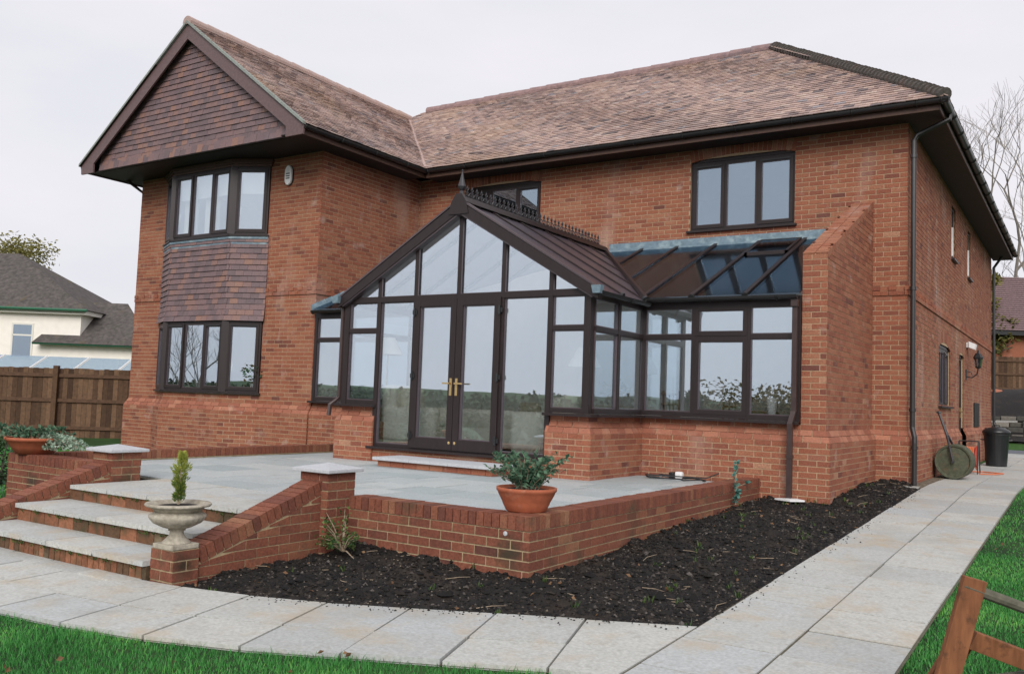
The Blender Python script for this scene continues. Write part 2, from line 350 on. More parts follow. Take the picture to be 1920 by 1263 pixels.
def wall(name, pl, z0, z1, pcs, parent, ops=(), vis=True, off=0., trim=(0, 0), bond=0, mortar='mortar', u0=0., u1=None, clipf=None, backd=.004, soldiers=True, depth=0.10):
    """mortar sheet with openings plus coursed bricks"""
    u1 = pl.L if u1 is None else u1
    us = sorted({u0, u1, *[x for o in ops for x in (o[0], o[1]) if u0 < x < u1]})
    mb = MB()
    for a, b in zip(us[:-1], us[1:]):
        cov = sorted([(o[2], o[3]+(o[4]*.55 if o[4] else 0)) for o in ops if o[0] <= a+1e-6 and o[1] >= b-1e-6])
        z = z0
        for (p, q) in cov + [(z1, z1)]:
            if p > z+1e-4: pl.quad(mb, [(a, z), (b, z), (b, min(p, z1)), (a, min(p, z1))], off-backd)
            z = max(z, q)
    for o in ops:                                   # reveals
        i0 = off-.02
        for uu, s in ((o[0], 1), (o[1], -1)):
            mb.add([pl.w(uu, o[2], i0), pl.w(uu, o[3], i0), pl.w(uu, o[3], i0-depth-.05), pl.w(uu, o[2], i0-depth-.05)], [(0, 1, 2, 3)])
    w = mb.build(name, mortar, parent)
    if clipf is not None: pass
    nrow = int(math.ceil((z1-z0)/BH-1e-6))
    for k in range(nrow):
        a = z0+k*BH+JT/2; b = min(z0+(k+1)*BH-JT/2, z1)
        if b-a < .02: continue
        zm = (a+b)/2
        cuts = []
        for o in ops:
            top = o[3]+(.215 if (o[4] and soldiers) else 0)
            if zm > o[2] and zm < top+o[4]:
                lo, hi = o[0], o[1]
                if o[4]:
                    N = 16; ins = [o[0]+(o[1]-o[0])*i/N for i in range(N+1) if arch_z(o, o[0]+(o[1]-o[0])*i/N)+(.215 if soldiers else 0) > zm]
                    if not ins: continue
                    lo, hi = ins[0], ins[-1]
                cuts.append((lo, hi))
        u = u0+trim[0] - (BL/2 if (k+bond) % 2 else 0)
        first = u0+trim[0]; last = u1-trim[1]
        while u < last:
            s, e = max(u+JT/2, first), min(u+BL-JT/2, last)
            if abs(s-first) < JT: s = first
            segs = [(s, e)]
            for lo, hi in cuts:
                ns = []
                for p, q in segs:
                    if q <= lo or p >= hi: ns.append((p, q))
                    else:
                        if p < lo: ns.append((p, lo))
                        if q > hi: ns.append((hi, q))
                segs = ns
            for p, q in segs:
                if q-p > .02 and (clipf is None or clipf((p+q)/2, zm)): brick_piece(pcs, pl, p, q, a, b, w, vis, off)
            u += BL
    if soldiers:
        for o in ops:
            if not o[4]: continue
            n = max(3, int((o[1]-o[0])/.075)); c = (o[0]+o[1])/2; h = (o[1]-o[0])/2; rad = (h*h+o[4]**2)/(2*o[4]); zc = o[3]+o[4]-rad
            th = math.asin(h/rad)
            for i in range(n):
                t0 = -th+2*th*i/n+.005/rad; t1 = -th+2*th*(i+1)/n-.005/rad; r0, r1 = rad+.005, rad+.215
                oo = off+random.uniform(0, .003); pts = [(c+math.sin(t)*r, zc+math.cos(t)*r) for r, t in ((r0, t0), (r0, t1), (r1, t1), (r1, t0))]
                v = [pl.w(x, z, oo) for x, z in pts]+[pl.w(x, z, oo-.03) for x, z in pts]
                pcs.add(v, [(0, 1, 2, 3), (4, 5, 1, 0), (5, 6, 2, 1), (6, 7, 3, 2), (7, 4, 0, 3)], tone_brick(), vis, w, pl.w(pts[0][0], pts[0][1]+.1, oo), pl.n, .015)
    return w
def slope_course(pl, zb, zt, pp, pcs, parent, u0=0, u1=None, e0=0, e1=0, vis=True):
    """two rows of plinth bricks leaning back from (zb,pp) to (zt,0); e0/e1: mitre (+1 outside corner, -1 inside corner)"""
    u1 = pl.L if u1 is None else u1
    base = MB()
    base.add([pl.w(u0-e0*pp, zb-.006, pp-.01), pl.w(u1+e1*pp, zb-.006, pp-.01), pl.w(u1, zt-.006, -.01), pl.w(u0, zt-.006, -.01)], [(0, 1, 2, 3)])
    w = base.build('plinth_bed', 'mortar', parent)
    for r in range(2):
        s0, s1 = r/2+(.03 if r else 0), (r+1)/2-(.03 if not r else 0)
        u = u0-(BL if r else BL/2)-pp
        while u < u1+pp:
            a, b = u+JT/2, u+BL-JT/2; o = random.uniform(0, .003); P = []
            ok = True
            for s_ in (s0, s1):
                lo = u0-e0*pp*(1-s_); hi = u1+e1*pp*(1-s_); x, y = min(max(a, lo), hi), max(min(b, hi), lo)
                P.append((x, y, zb+(zt-zb)*s_, pp*(1-s_)))
            if max(P[0][1]-P[0][0], P[1][1]-P[1][0]) > .02:
                (x0, x1, za, oa), (x2, x3, zc, oc) = P; W_ = pl.w
                v = [W_(x0, za, oa+o), W_(x1, za, oa+o), W_(x1, za-.02, oa-.03), W_(x0, za-.02, oa-.03), W_(x2, zc+o, oc+o), W_(x3, zc+o, oc+o), W_(x3, zc-.02, oc-.03), W_(x2, zc-.02, oc-.03)]
                pcs.add(v, HEXF, random.random(), vis, w, W_((x0+x1)/2, (za+zc)/2, oa), pl.n+Vector((0, 0, .6)), .02)
            u += BL
    return w

# ------------------------------------------------------------------ window builder
def fbar(mb, pl, u0, u1, z0, z1, w, o0, o1):
    pl.bar(mb, u0, u0+w, z0, z1, o0, o1); pl.bar(mb, u1-w, u1, z0, z1, o0, o1-.0015)
    pl.bar(mb, u0+w, u1-w, z0, z0+w, o0, o1-.001); pl.bar(mb, u0+w, u1-w, z1-w, z1, o0, o1-.001)
def pane(pl, u0, u1, z0, z1, o, parent, m='glass', name='pane', top=None):
    mb = MB(); pts = [(u0, z0), (u1, z0), (u1, z1), (u0, z1)] if top is None else top
    mb.prism([pl.w(u, z, o) for u, z in pts], pl.n*-.006)
    return mb.build(name, m, parent)
def handle(pl, u, z, o, parent):
    mb = MB(); pl.bar(mb, u-.012, u+.012, z-.03, z+.03, o, o+.012); pl.bar(mb, u-.008, u+.008, z-.11, z+.01, o+.012, o+.03)
    return mb.build('handle', 'white', parent)
def window(pl, u0, u1, z0, z1, splits, opens, parent, o=-.05, rise=0, glass='glass_house', sill=.06, label=None, fw=.055, head=None):
    mb = MB(); fbar(mb, pl, u0, u1, z0, z1, fw, o-.07, o)
    for s in splits: pl.bar(mb, s-.028, s+.028, z0+fw, z1-fw, o-.07, o-.002)
    if rise:
        op = (u0, u1, z0, z1, rise); N = 14; pts = [(u0, z1)]+[(u1, z1)]+[(u1-(u1-u0)*i/N, arch_z(op, u1-(u1-u0)*i/N)+.002) for i in range(0, N+1)]
        mb.prism([pl.w(u, z, o+.012) for u, z in pts[1:]], pl.n*-.06)
    w = mb.build('window', 'frame', parent)
    if label: w['label'] = label
    ed = [u0+fw]+[x for s in splits for x in (s-.028, s+.028)]+[u1-fw]
    for i in range(len(splits)+1):
        a, b = ed[2*i], ed[2*i+1]; zb, zt = z0+fw, z1-fw
        if opens[i]:
            sb = MB(); fbar(sb, pl, a-.012, b+.012, zb-.012, zt+.012, .055, o-.04, o+.014); s = sb.build('sash', 'frame', w)
            bb = MB(); fbar(bb, pl, a+.043, b-.043, zb+.043, zt-.043, .010, o-.03, o+.004); bb.build('glazing_bead', 'bead', s)
            vb = MB(); pl.bar(vb, a+.03, b-.03, zt-.036, zt-.012, o+.014, o+.024); vb.build('vent', 'black', s)
            pane(pl, a+.043, b-.043, zb+.043, zt-.043, o-.02, s, glass)
            h = handle(pl, b-.06 if i else a+.06, (zb+zt)/2-.15, o-.09, s)
        else:
            bb = MB(); fbar(bb, pl, a, b, zb, zt, .012, o-.03, o-.004); bb.build('glazing_bead', 'bead', w)
            pane(pl, a+.004, b-.004, zb+.004, zt-.004, o-.02, w, glass)
    if sill:
        sb = MB(); pl.bar(sb, u0-.04, u1+.04, z0-.035, z0-.003, o-.07, -o*0+sill); sb.build('sill', 'frame', w)
    return w

# ================================================================== GROUND
def sstep(a, b, x):
    t = min(1, max(0, (x-a)/(b-a))); return t*t*(3-2*t)
def ground(x, y):
    z = .036*y if y < 0 else 0.0
    if y < -13: z = .036*-13 - (-13-y)*.11*sstep(13, 40, -y)
    z = max(z, -9) - .20*sstep(-8.7, -12, x)*(1-sstep(-9, -14, y))
    if y > 15 and x > -12: z += 2.0*sstep(19.5, 25, y)
    return z
def build_ground():
    xs = sorted(set([-6000, -2500, -900, -400, -200, -120, -80, -60, -45] + [-36+i*1.5 for i in range(0, 52)] + [50, 70, 120, 250, 700, 2000, 6000]))
    ys = sorted(set([-6000, -2500, -1000, -500, -300, -200, -140, -100, -80] + [-66+i*1.5 for i in range(0, 80)] + [60, 90, 150, 400, 1500, 6000]))
    mb = MB(); nx = len(xs)
    for y in ys:
        for x in xs:
            h = 0
            if y < -900: h = 45*(.5+.5*math.sin(x/900+y/1500))*sstep(900, 2500, -y)+30*sstep(2500, 6000, -y)
            mb.v.append((x, y, ground(x, y)-.035+h)); mb.t.append(.5)
    for j in range(len(ys)-1):
        for i in range(nx-1): mb.f.append((j*nx+i, j*nx+i+1, (j+1)*nx+i+1, (j+1)*nx+i))
    return struct(mb.build('ground', 'field', None, smooth=True))
build_ground()

# ================================================================== HOUSE
ZS, ZSO, ZPT, ZPB, PP = 2.815, 5.43, .786, .638, .07
XW, XWL, DW, HD = -9.456, -14.85, -2.834, 13.44
ZE, TP, EO = 5.597, .7384, .587
house = thing('brick_house', 'large two storey red brick house with brown tiled roofs and a tile hung gable', 'house', (-7, 0, 0))
HB, HP = Pieces(), Pieces()
front = Pl((XW, 0), (0, 0)); right = Pl((0, 0), (0, HD)); wingf = Pl((XWL, DW), (XW, DW)); wingr = Pl((XW, DW), (XW, 0))
fx = lambda x: x-XW
winR = (fx(-3.48), fx(-1.694), 4.028, 5.213, .085); winL = (fx(-8.29), fx(-6.503), 4.028, 5.213, .085)
wall('wall', front, ZPT, ZSO+.1, HB, house, [winR, winL], trim=(0, .003))
wall('wall', front, .1, ZPT, HB, house, vis=False, u1=fx(-.8))
upA = (5.02, 5.62, 4.15, 5.24, 0); upB = (7.75, 8.35, 4.13, 5.24, 0); lowW = (3.3, 4.9, 1.21, 2.28, .11); dr = (6.2, 7.1, ZPT, 2.27, .1)
wall('wall', right, ZPT, ZSO+.1, HB, house, [upA, upB, lowW, dr], bond=1)
wx = lambda x: x-XWL
BX0, BX1, BC0, BC1, BYD = -13.91, -10.818, -13.253, -11.478, -3.154
wall('wall', wingf, ZPT, ZSO+.1, HB, house, u1=wx(BX0), trim=(0, 0), soldiers=False)
wall('wall', wingf, ZPT, ZSO+.1, HB, house, u0=wx(BX1), trim=(0, .003), soldiers=False)
wall('wall', wingr, .1, ZSO+.1, HB, house, bond=1)
# plain rear walls
mb = MB()
for a, b in (((0, HD), (-6.08, HD)), ((-6.08, HD), (-6.08, 6.08)), ((-6.08, 6.08), (XWL, 6.08)), ((XWL, 6.08), (XWL, DW))):
    p = Pl(a, b); p.quad(mb, [(0, -.5), (p.L, -.5), (p.L, ZSO+.1), (0, ZSO+.1)], 0)
mb.build('rear_wall', 'brick', house)
# plinth runs
def plinth(a, b, z0, parent, pcs, pcp, e0, e1, vis=True, u0=0, u1=None, bond=0):
    pl = Pl(a, b); u1 = pl.L if u1 is None else u1
    lo = Pl(pl.w(-e0*PP, 0, PP), pl.w(pl.L+e1*PP, 0, PP))
    q = Pl(pl.w(u0-e0*PP, 0, PP), pl.w(u1+e1*PP, 0, PP))
    n = math.ceil((ZPB-z0)/BH); w = wall('plinth', q, ZPB-n*BH, ZPB, pcs, parent, vis=vis, trim=(0 if e0 < 0 else 0, .003 if e1 > 0 else 0), bond=bond)
    slope_course(pl, ZPB, ZPT, PP, pcp, parent, u0, u1, e0, e1, vis)
plinth((-.49, 0), (0, 0), -.25, house, HB, HP, -1, 1)
plinth((0, 0), (0, HD), -.2, house, HB, HP, 1, 0, u1=6.15)
plinth((0, 0), (0, HD), -.2, house, HB, HP, 0, 1, u0=7.15)
plinth((XWL, DW), (BX0, DW), -.45, house, HB, HP, 1, -.22)
plinth((BX0, DW), (BC0, BYD), -.45, house, HB, HP, -.22, .225)
plinth((BC0, BYD), (BC1, BYD), -.45, house, HB, HP, .225, .225)
plinth((BC1, BYD), (BX1, DW), -.45, house, HB, HP, .225, -.22)
plinth((BX1, DW), (XW, DW), -.45, house, HB, HP, -.22, 0)
for a, b in (((BX0, DW), (BC0, BYD)), ((BC0, BYD), (BC1, BYD)), ((BC1, BYD), (BX1, DW))):
    wall('wall', Pl(a, b), ZPT, .945, HB, house, trim=(0, .003))
# string course with dentils
def string(pl, u0, u1, vis=True):
    q = Pl(pl.w(u0, 0, .022), pl.w(u1, 0, .022)); b = MB(); pl.bar(b, u0, u1, ZS+.004, ZS+.146, -.03, -.006); w = b.build('string_course', 'brick', house)
    u = 0
    while u < q.L: brick_piece(HB, q, u+.005, min(u+BL-.005, q.L), ZS, ZS+.066, w, vis); u += BL
    u = 0; k = 0
    while u < q.L:
        if k % 2 == 0: brick_piece(HB, q, u, min(u+.105, q.L), ZS+.076, ZS+.142, w, vis)
        u += .113; k += 1
string(right, -.022, HD); string(front, fx(-.49), fx(0)); string(wingf, 0, wx(BX0)); string(wingf, wx(BX1), wx(XW)+.02); string(wingr, 0, 2.83, True)
# buttress: wing wall with a raked brick top
bfl, bfr, bfy = -.80, -.49, -2.797
ZB1, ZB2 = 3.05, 4.28
rake = lambda y: ZB1+(ZB2-ZB1)*(y-bfy)/(0-bfy)
bR = Pl((bfr, bfy), (bfr, 0)); bF = Pl((bfl, bfy), (bfr, bfy)); bL = Pl((bfl, 0), (bfl, bfy))
def rakewall(pl, sgn, vis):
    b = MB(); yb = lambda u: (bfy+u) if sgn > 0 else (-u)
    pl.quad(b, [(0, ZPT), (pl.L, ZPT), (pl.L, rake(yb(pl.L))), (0, rake(yb(0)))], -.004); w = b.build('buttress_wall', 'mortar', house)
    k = 0
    while ZPT+k*BH < ZB2:
        z0 = ZPT+k*BH+.005; z1 = z0+.065; u = -(BL/2 if k % 2 else 0)
        while u < pl.L:
            a, c = max(0.003 if u <= 0 else 0, u+.005), min(pl.L-.003, u+BL-.005)
            zr_a, zr_c = rake(yb(a))-.03, rake(yb(c))-.03
            if c-a > .02 and max(zr_a, zr_c) > z0+.02:
                if min(zr_a, zr_c) >= z1: brick_piece(HB, pl, a, c, z0, z1, w, vis)
                else:
                    o = random.uniform(0, .002); ta, tc_ = min(z1, max(z0+.004, zr_a)), min(z1, max(z0+.004, zr_c)); W_ = pl.w
                    v = [W_(a, z0, o), W_(c, z0, o), W_(c, z0, o-.03), W_(a, z0, o-.03), W_(a, ta, o), W_(c, tc_, o), W_(c, tc_, o-.03), W_(a, ta, o-.03)]
                    HB.add(v, HEXF, tone_brick(), vis, w, W_((a+c)/2, z0+.03, o), pl.n, .01)
            u += BL
        k += 1
rakewall(bR, 1, True); rakewall(bL, -1, False)
wall('buttress_wall', bF, ZPT, ZB1-.03, HB, house, trim=(.003, .003))
b = MB(); b.prism([(bfl+.01, bfy+.01, ZB1-.045), (bfr-.01, bfy+.01, ZB1-.045), (bfr-.01, 0, ZB2-.045), (bfl+.01, 0, ZB2-.045)], (0, 0, .03)); bt = b.build('buttress_top', 'mortar', house)
sl_ = math.hypot(ZB2-ZB1, -bfy); ds = Vector((0, -bfy/sl_, (ZB2-ZB1)/sl_)); up_ = Vector((0, -ds.z, ds.y)); s_ = 0
while s_ < sl_-.02:                                     # brick on edge capping, two to a row
    for (xa, xb) in ((bfl-.002, (bfl+bfr)/2-.005), ((bfl+bfr)/2+.005, bfr+.002)):
        e_ = min(s_+.066, sl_); o = random.uniform(0, .004); A = Vector((0, bfy-.002, ZB1))+ds*s_+up_*o; B = Vector((0, bfy-.002, ZB1))+ds*e_+up_*o; dn = up_*-.075
        X = lambda v, x: Vector((x, v.y, v.z))
        v = [X(A, xa), X(A, xb), X(B, xb), X(B, xa)]; v = v+[q+dn for q in v]
        HB.add(v, [(0, 1, 2, 3), (0, 4, 5, 1), (1, 5, 6, 2), (2, 6, 7, 3), (3, 7, 4, 0)], .4+.5*random.random(), True, bt, (A+B)/2+Vector(((xa+xb)/2, 0, 0)), up_+Vector((.3, 0, 0)), .015)
    s_ += .076
plinth((bfr, bfy), (bfr, 0), -.25, house, HB, HP, 1, -1)
plinth((bfl, bfy), (bfr, bfy), -.25, house, HB, HP, 0, 1)

# windows of the house
window(front, winR[0], winR[1], 4.028, 5.213, [fx(-2.874), fx(-2.327)], [1, 0, 1], house, rise=.083)
window(front, winL[0], winL[1], 4.028, 5.213, [fx(-7.68), fx(-7.071)], [1, 0, 1], house, rise=.083)
for q in (upA, upB):
    window(right, q[0], q[1], q[2], q[3], [], [1], house)
    b = MB(); right.bar(b, q[0]-.05, q[0]+.0, q[2]+.03, q[2]+.6, .002, .03); b.build('reflection_strip', 'white', house)  # solid white strip standing in for a reflection along the lower jamb
window(right, lowW[0], lowW[1], lowW[2], lowW[3], [lowW[0]+.53, lowW[0]+1.07], [1, 0, 1], house, rise=.108)
b = MB(); fbar(b, right, dr[0], dr[1], .12, dr[3], .06, -.12, -.05); op = (dr[0], dr[1], .12, dr[3], .1)
b.prism([right.w(u, z, -.04) for u, z in [(dr[1], dr[3])]+[(dr[1]-(dr[1]-dr[0])*i/10, arch_z(op, dr[1]-(dr[1]-dr[0])*i/10)) for i in range(11)]], right.n*-.06)
sd_ = b.build('side_door', 'frame', house); b = MB(); right.bar(b, dr[0]+.06, dr[1]-.06, .18, dr[3]-.06, -.11, -.07)
for zz in (.3, 1.3): right.bar(b, dr[0]+.18, dr[1]-.18, zz, zz+.8, -.07, -.062)
b.build('door_panel', 'frame', sd_); b = MB(); right.bar(b, dr[0]+.75, dr[0]+.79, 1.0, 1.22, -.07, -.05); right.bar(b, dr[0]+.68, dr[0]+.79, 1.12, 1.145, -.05, -.015); b.build('handle', 'brass', sd_)
b = MB(); right.bar(b, dr[0]-.02, dr[1]+.02, -.05, .11, -.12, .30); b.build('door_step', 'concrete', house)
b = MB(); right.bar(b, 8.95, 9.95, .8, 1.36, -.005, .03); mbx = b.build('meter_box', 'black', house); b = MB(); right.bar(b, 9.43, 9.47, .83, 1.33, .03, .036); b.build('meter_door_gap', 'pipe_grey', mbx)
# bay: windows, tile hanging, head trim
bays = [Pl((BX0, DW), (BC0, BYD)), Pl((BC0, BYD), (BC1, BYD)), Pl((BC1, BYD), (BX1, DW))]
bm_ = bays[1].L
for (z0, z1, up) in ((3.985, 5.30, True), (.985, 2.325, False)):
    window(bays[1], .02, bm_-.02, z0, z1, [bm_*.34, bm_*.67], [1, 0, 1], house, o=.03, sill=.07, glass='glass')
    for p in (bays[0], bays[2]): window(p, .03, p.L-.01, z0, z1, [], [1], house, o=.03, sill=.07, glass='glass')
    for x in (BC0, BC1): b = MB(); b.tube([(x, BYD-.004, z0), (x, BYD-.004, z1)], .095, 4); b.build('corner_post', 'frame', house)
b = MB()
for i, (z, o) in enumerate(((5.30, .05), (5.345, .075), (5.39, .10))):
    for p in bays: p.bar(b, -.02*(i+1), p.L+.02*(i+1), z+.001, z+.045, -.1, o+.0007*bays.index(p))
b.build('bay_head', 'fascia', house)
b = MB()
for p in bays: p.bar(b, -.02, p.L+.02, 3.90, 3.948, .0, .05+.001*bays.index(p)); p.quad(b, [(0, 3.80), (p.L, 3.80), (p.L, 3.95), (0, 3.95)], .036)
b.build('bay_flashing', 'lead', house)
BT = Pieces(); b = MB()
for p in bays: p.quad(b, [(0, 2.33), (p.L, 2.33), (p.L, 3.9), (0, 3.9)], .005)
bback = b.build('tile_batten', 'roof_base', house)
for p in bays:
    for k in range(15):
        z = 2.335+k*.1075; fl = .05*max(0, 1-(z-2.33)/.35)**1.5; u = -(.0825 if k % 2 else 0)-.02
        while u < p.L+.02:
            a, c = max(u, -.035), min(u+.162, p.L+.035)
            if c-a > .03:
                o = .045+fl+random.uniform(0, .006); t = z+.16
                v = [p.w(a, z, o), p.w(c, z, o), p.w(c, z, o-.014), p.w(a, z, o-.014), p.w(a, t, o-.03-fl*.4), p.w(c, t, o-.03-fl*.4), p.w(c, t, o-.044-fl*.4), p.w(a, t, o-.044-fl*.4)]
                BT.add(v, HEXF, random.random(), True, bback, p.w((a+c)/2, z+.05, o), p.n, .016)
            u += .165
BT.finish('bay_tile', 'wall_tile', 'bay_tiles', house)
# rooms behind the windows
def room(name, x0, x1, y0, y1, z0, z1, m='room_dark'):
    b = MB(); b.add([(x0, y0, z0), (x1, y0, z0), (x1, y1, z0), (x0, y1, z0), (x0, y0, z1), (x1, y0, z1), (x1, y1, z1), (x0, y1, z1)], [(0, 1, 2, 3), (7, 6, 5, 4), (3, 2, 6, 7), (0, 3, 7, 4), (1, 5, 6, 2)]); return b.build(name, m, house)
room('room', -14.6, -9.7, -2.70, 2.5, .2, 2.6, 'plaster'); room('room', -14.6, -9.7, -2.70, 2.5, 2.95, 5.38, 'plaster')
room('room', -9.2, -5.9, .14, 3.5, 2.95, 5.38); room('room', -4.6, -.4, .14, 3.5, 2.95, 5.38, 'plaster')
b = MB()
for p in bays: p.quad(b, [(.06, 4.80), (p.L-.06, 4.80), (p.L-.06, 5.27), (.06, 5.27)], -.10)
b.build('roller_blind', 'blind', house)
b = MB()
for x0, x1 in ((-13.2, -12.75), (-12.55, -12.1)):
    n = 14
    for i in range(n):
        xa = x0+(x1-x0)*i/n; xb = x0+(x1-x0)*(i+1)/n; ya = -2.95+.025*(i % 2); yb = -2.95+.025*((i+1) % 2); b.add([(xa, ya, 3.96), (xb, yb, 3.96), (xb, yb, 5.3), (xa, ya, 5.3)], [(0, 1, 2, 3)])
b.build('curtain', 'curtain', house)

# ---- roof
def zroof_front(y): return ZE+TP*(y+EO)
roofp = MB()
H3 = Vector((-3.041, 3.041)); zr = ZE+TP*(3.041+EO); XE = XW+EO; XL = XWL-EO; XR = (XE+XL)/2; zr2 = ZE+TP*(XE-XR); yv = -EO+(XE-XR); VY = -3.94
planes = {
 'front': ([(XE, -EO), (EO, -EO), (-3.041, 3.041), (XL+3.628, 3.041), (XR, yv)], lambda x, y: ZE+TP*(y+EO), Vector((1, 0, 0)), Vector((0, 1, 0)), Vector((XE, -EO, ZE))),
 'wingr': ([(XE, VY), (XE, -EO), (XR, yv), (XR, VY)], lambda x, y: ZE+TP*(XE-x), Vector((0, 1, 0)), Vector((-1, 0, 0)), Vector((XE, VY, ZE))),
 'wingl': ([(XL, 6.667), (XL, VY), (XR, VY), (XR, yv), (XL+3.628, 3.041)], lambda x, y: ZE+TP*(x-XL), Vector((0, -1, 0)), Vector((1, 0, 0)), Vector((XL, 6.667, ZE))),
 'right': ([(EO, -EO), (EO, HD+EO), (-3.041, HD-3.041), (-3.041, 3.041)], lambda x, y: ZE+TP*(EO-x), Vector((0, 1, 0)), Vector((-1, 0, 0)), Vector((EO, -EO, ZE))),
 'back': ([(-6.667, 6.667), (XL, 6.667), (XL+3.628, 3.041), (-3.041, 3.041)], lambda x, y: ZE+TP*(6.667-y), None, None, None),
 'rearl': ([(-6.667, HD+EO), (-6.667, 6.667), (-3.041, 3.041), (-3.041, HD-3.041)], lambda x, y: ZE+TP*(x+6.667), None, None, None),
 'rear': ([(EO, HD+EO), (-6.667, HD+EO), (-3.041, HD-3.041)], lambda x, y: ZE+TP*(HD+EO-y), None, None, None)}
for k, (poly, zf, u, h, O) in planes.items():
    roofp.add([(x, y, zf(x, y)-.03) for x, y in poly], [tuple(range(len(poly)))])
roof = roofp.build('roof', 'roof_base', house)
def inpoly(poly, x, y):
    r = False; n = len(poly)
    for i in range(n):
        (x0, y0), (x1, y1) = poly[i], poly[(i+1) % n]
        if (y0 > y) != (y1 > y) and x < (x1-x0)*(y-y0)/(y1-y0)+x0: r = not r
    return r
RT = Pieces(); cosp = 1/math.sqrt(1+TP*TP)
for key in ('front', 'wingr', 'wingl', 'right'):
    poly, zf, U, H, O = planes[key]; nrm = (Vector((0, 0, 1))-H*TP).normalized(); S = (H+Vector((0, 0, TP))).normalized()
    L = max((Vector((x, y, 0))-Vector((O.x, O.y, 0))).dot(U) for x, y in poly); Ht = max((Vector((x, y, 0))-Vector((O.x, O.y, 0))).dot(H) for x, y in poly)
    Um = min((Vector((x, y, 0))-Vector((O.x, O.y, 0))).dot(U) for x, y in poly)
    k = 0
    while k*.1*cosp < Ht:
        s = k*.1; u = Um-(.0825 if k % 2 else 0); wob = .004*math.sin(k*.7)
        while u < L:
            c = O+U*(u+.0825)+S*(s+.05)
            if inpoly(poly, c.x, c.y) or inpoly(poly, c.x+U.x*.06, c.y+U.y*.06):
                ua, ub = max(u+.0015, Um), min(u+.1635, L); a = O+U*ua+S*(s-.025); w_ = U*max(.01, ub-ua); ln = S*.15; j0 = random.uniform(.010, .020)+.004*math.sin(u*1.3+k*.2); j1 = random.uniform(.010, .020)+.004*math.sin((u+.16)*1.3+k*.2)
                v = [a+nrm*j0, a+w_+nrm*j1, a+w_+nrm*(j1-.013), a+nrm*(j0-.013), a+ln+nrm*-.008, a+ln+w_+nrm*-.008, a+ln+w_+nrm*-.02, a+ln+nrm*-.02]
                RT.add(v, [(0, 1, 5, 4), (3, 2, 1, 0), (2, 6, 5, 1), (0, 4, 7, 3)], min(1, max(0, random.gauss(.52, .23))), key != 'wingl', roof, c, nrm, .0165)
            u += .165
        k += 1
RT.finish('roof_tile', 'roof_tile', 'roof_tiles', house)
# ridge, hip and verge pieces
def halfround(p, q, r, n, m, name, step, parent, lift=.0, bonnet=False):
    p, q = Vector(p), Vector(q); d = (q-p); L = d.length; d.normalize(); side = d.cross(Vector((0, 0, 1))).normalized(); up = side.cross(d)
    cnt = max(1, round(L/step)); step = L/cnt
    b = MB(); k = 8; l0 = step*1.06 if not bonnet else step*1.9
    for e, (t, rr, ll) in enumerate(((0, r*1.06, 0), (l0, r*(.94 if not bonnet else .72), (0 if not bonnet else -.035)))):
        for j in range(k+1):
            a = math.pi*(-.12+1.24*j/k); v = d*t+side*math.cos(a)*rr+up*(math.sin(a)*rr+ll); b.v.append(tuple(v)); b.t.append(.5)
    for j in range(k): b.f.append((j, j+1, k+1+j+1, k+1+j))
    for t in (0,):                                         # thickness lip
        o = len(b.v)
        for j in range(k+1):
            a = math.pi*(-.12+1.24*j/k); v = side*math.cos(a)*r*.88+up*math.sin(a)*r*.88; b.v.append(tuple(v)); b.t.append(.5)
        for j in range(k): b.f.append((j, o+j, o+j+1, j+1))
    b.f.append(tuple(range(o, o+k+1)))
    me = b.mesh(name)
    for i in range(cnt): link(name, me, m, parent, p+d*(i*step)+up*(lift+random.uniform(-.006, .006)))
halfround((XL+3.628, 3.041, zr-.02), (-3.0, 3.041, zr-.02), .115, 0, 'ridge', 'ridge_tile', .45, roof)
halfround((XR, VY, zr2-.02), (XR, yv, zr2-.02), .115, 0, 'roof_tile', 'ridge_tile', .45, roof)
halfround((EO-.02, -EO+.02, ZE+.01), (-3.0, 3.0, zr+.0), .105, 0, 'hip', 'bonnet_tile', .105, roof, bonnet=True)
halfround((-3.041, HD-3.1, zr-.02), (-3.041, 3.2, zr-.02), .115, 0, 'ridge', 'ridge_tile', .45, roof)
b = MB()                                                   # lead valley
a0, a1 = Vector((XE, -EO, ZE+.012)), Vector((XR, yv, zr2+.012)); sdv = Vector((.05, .05, .0))
b.add([a0-Vector((.06, 0, -.03)), a0+Vector((0, .06, .03)), a1+Vector((0, .06, .03)), a1-Vector((.06, 0, -.03))], [(0, 1, 2, 3)]); b.build('valley_tiles', 'roof_tile', roof)
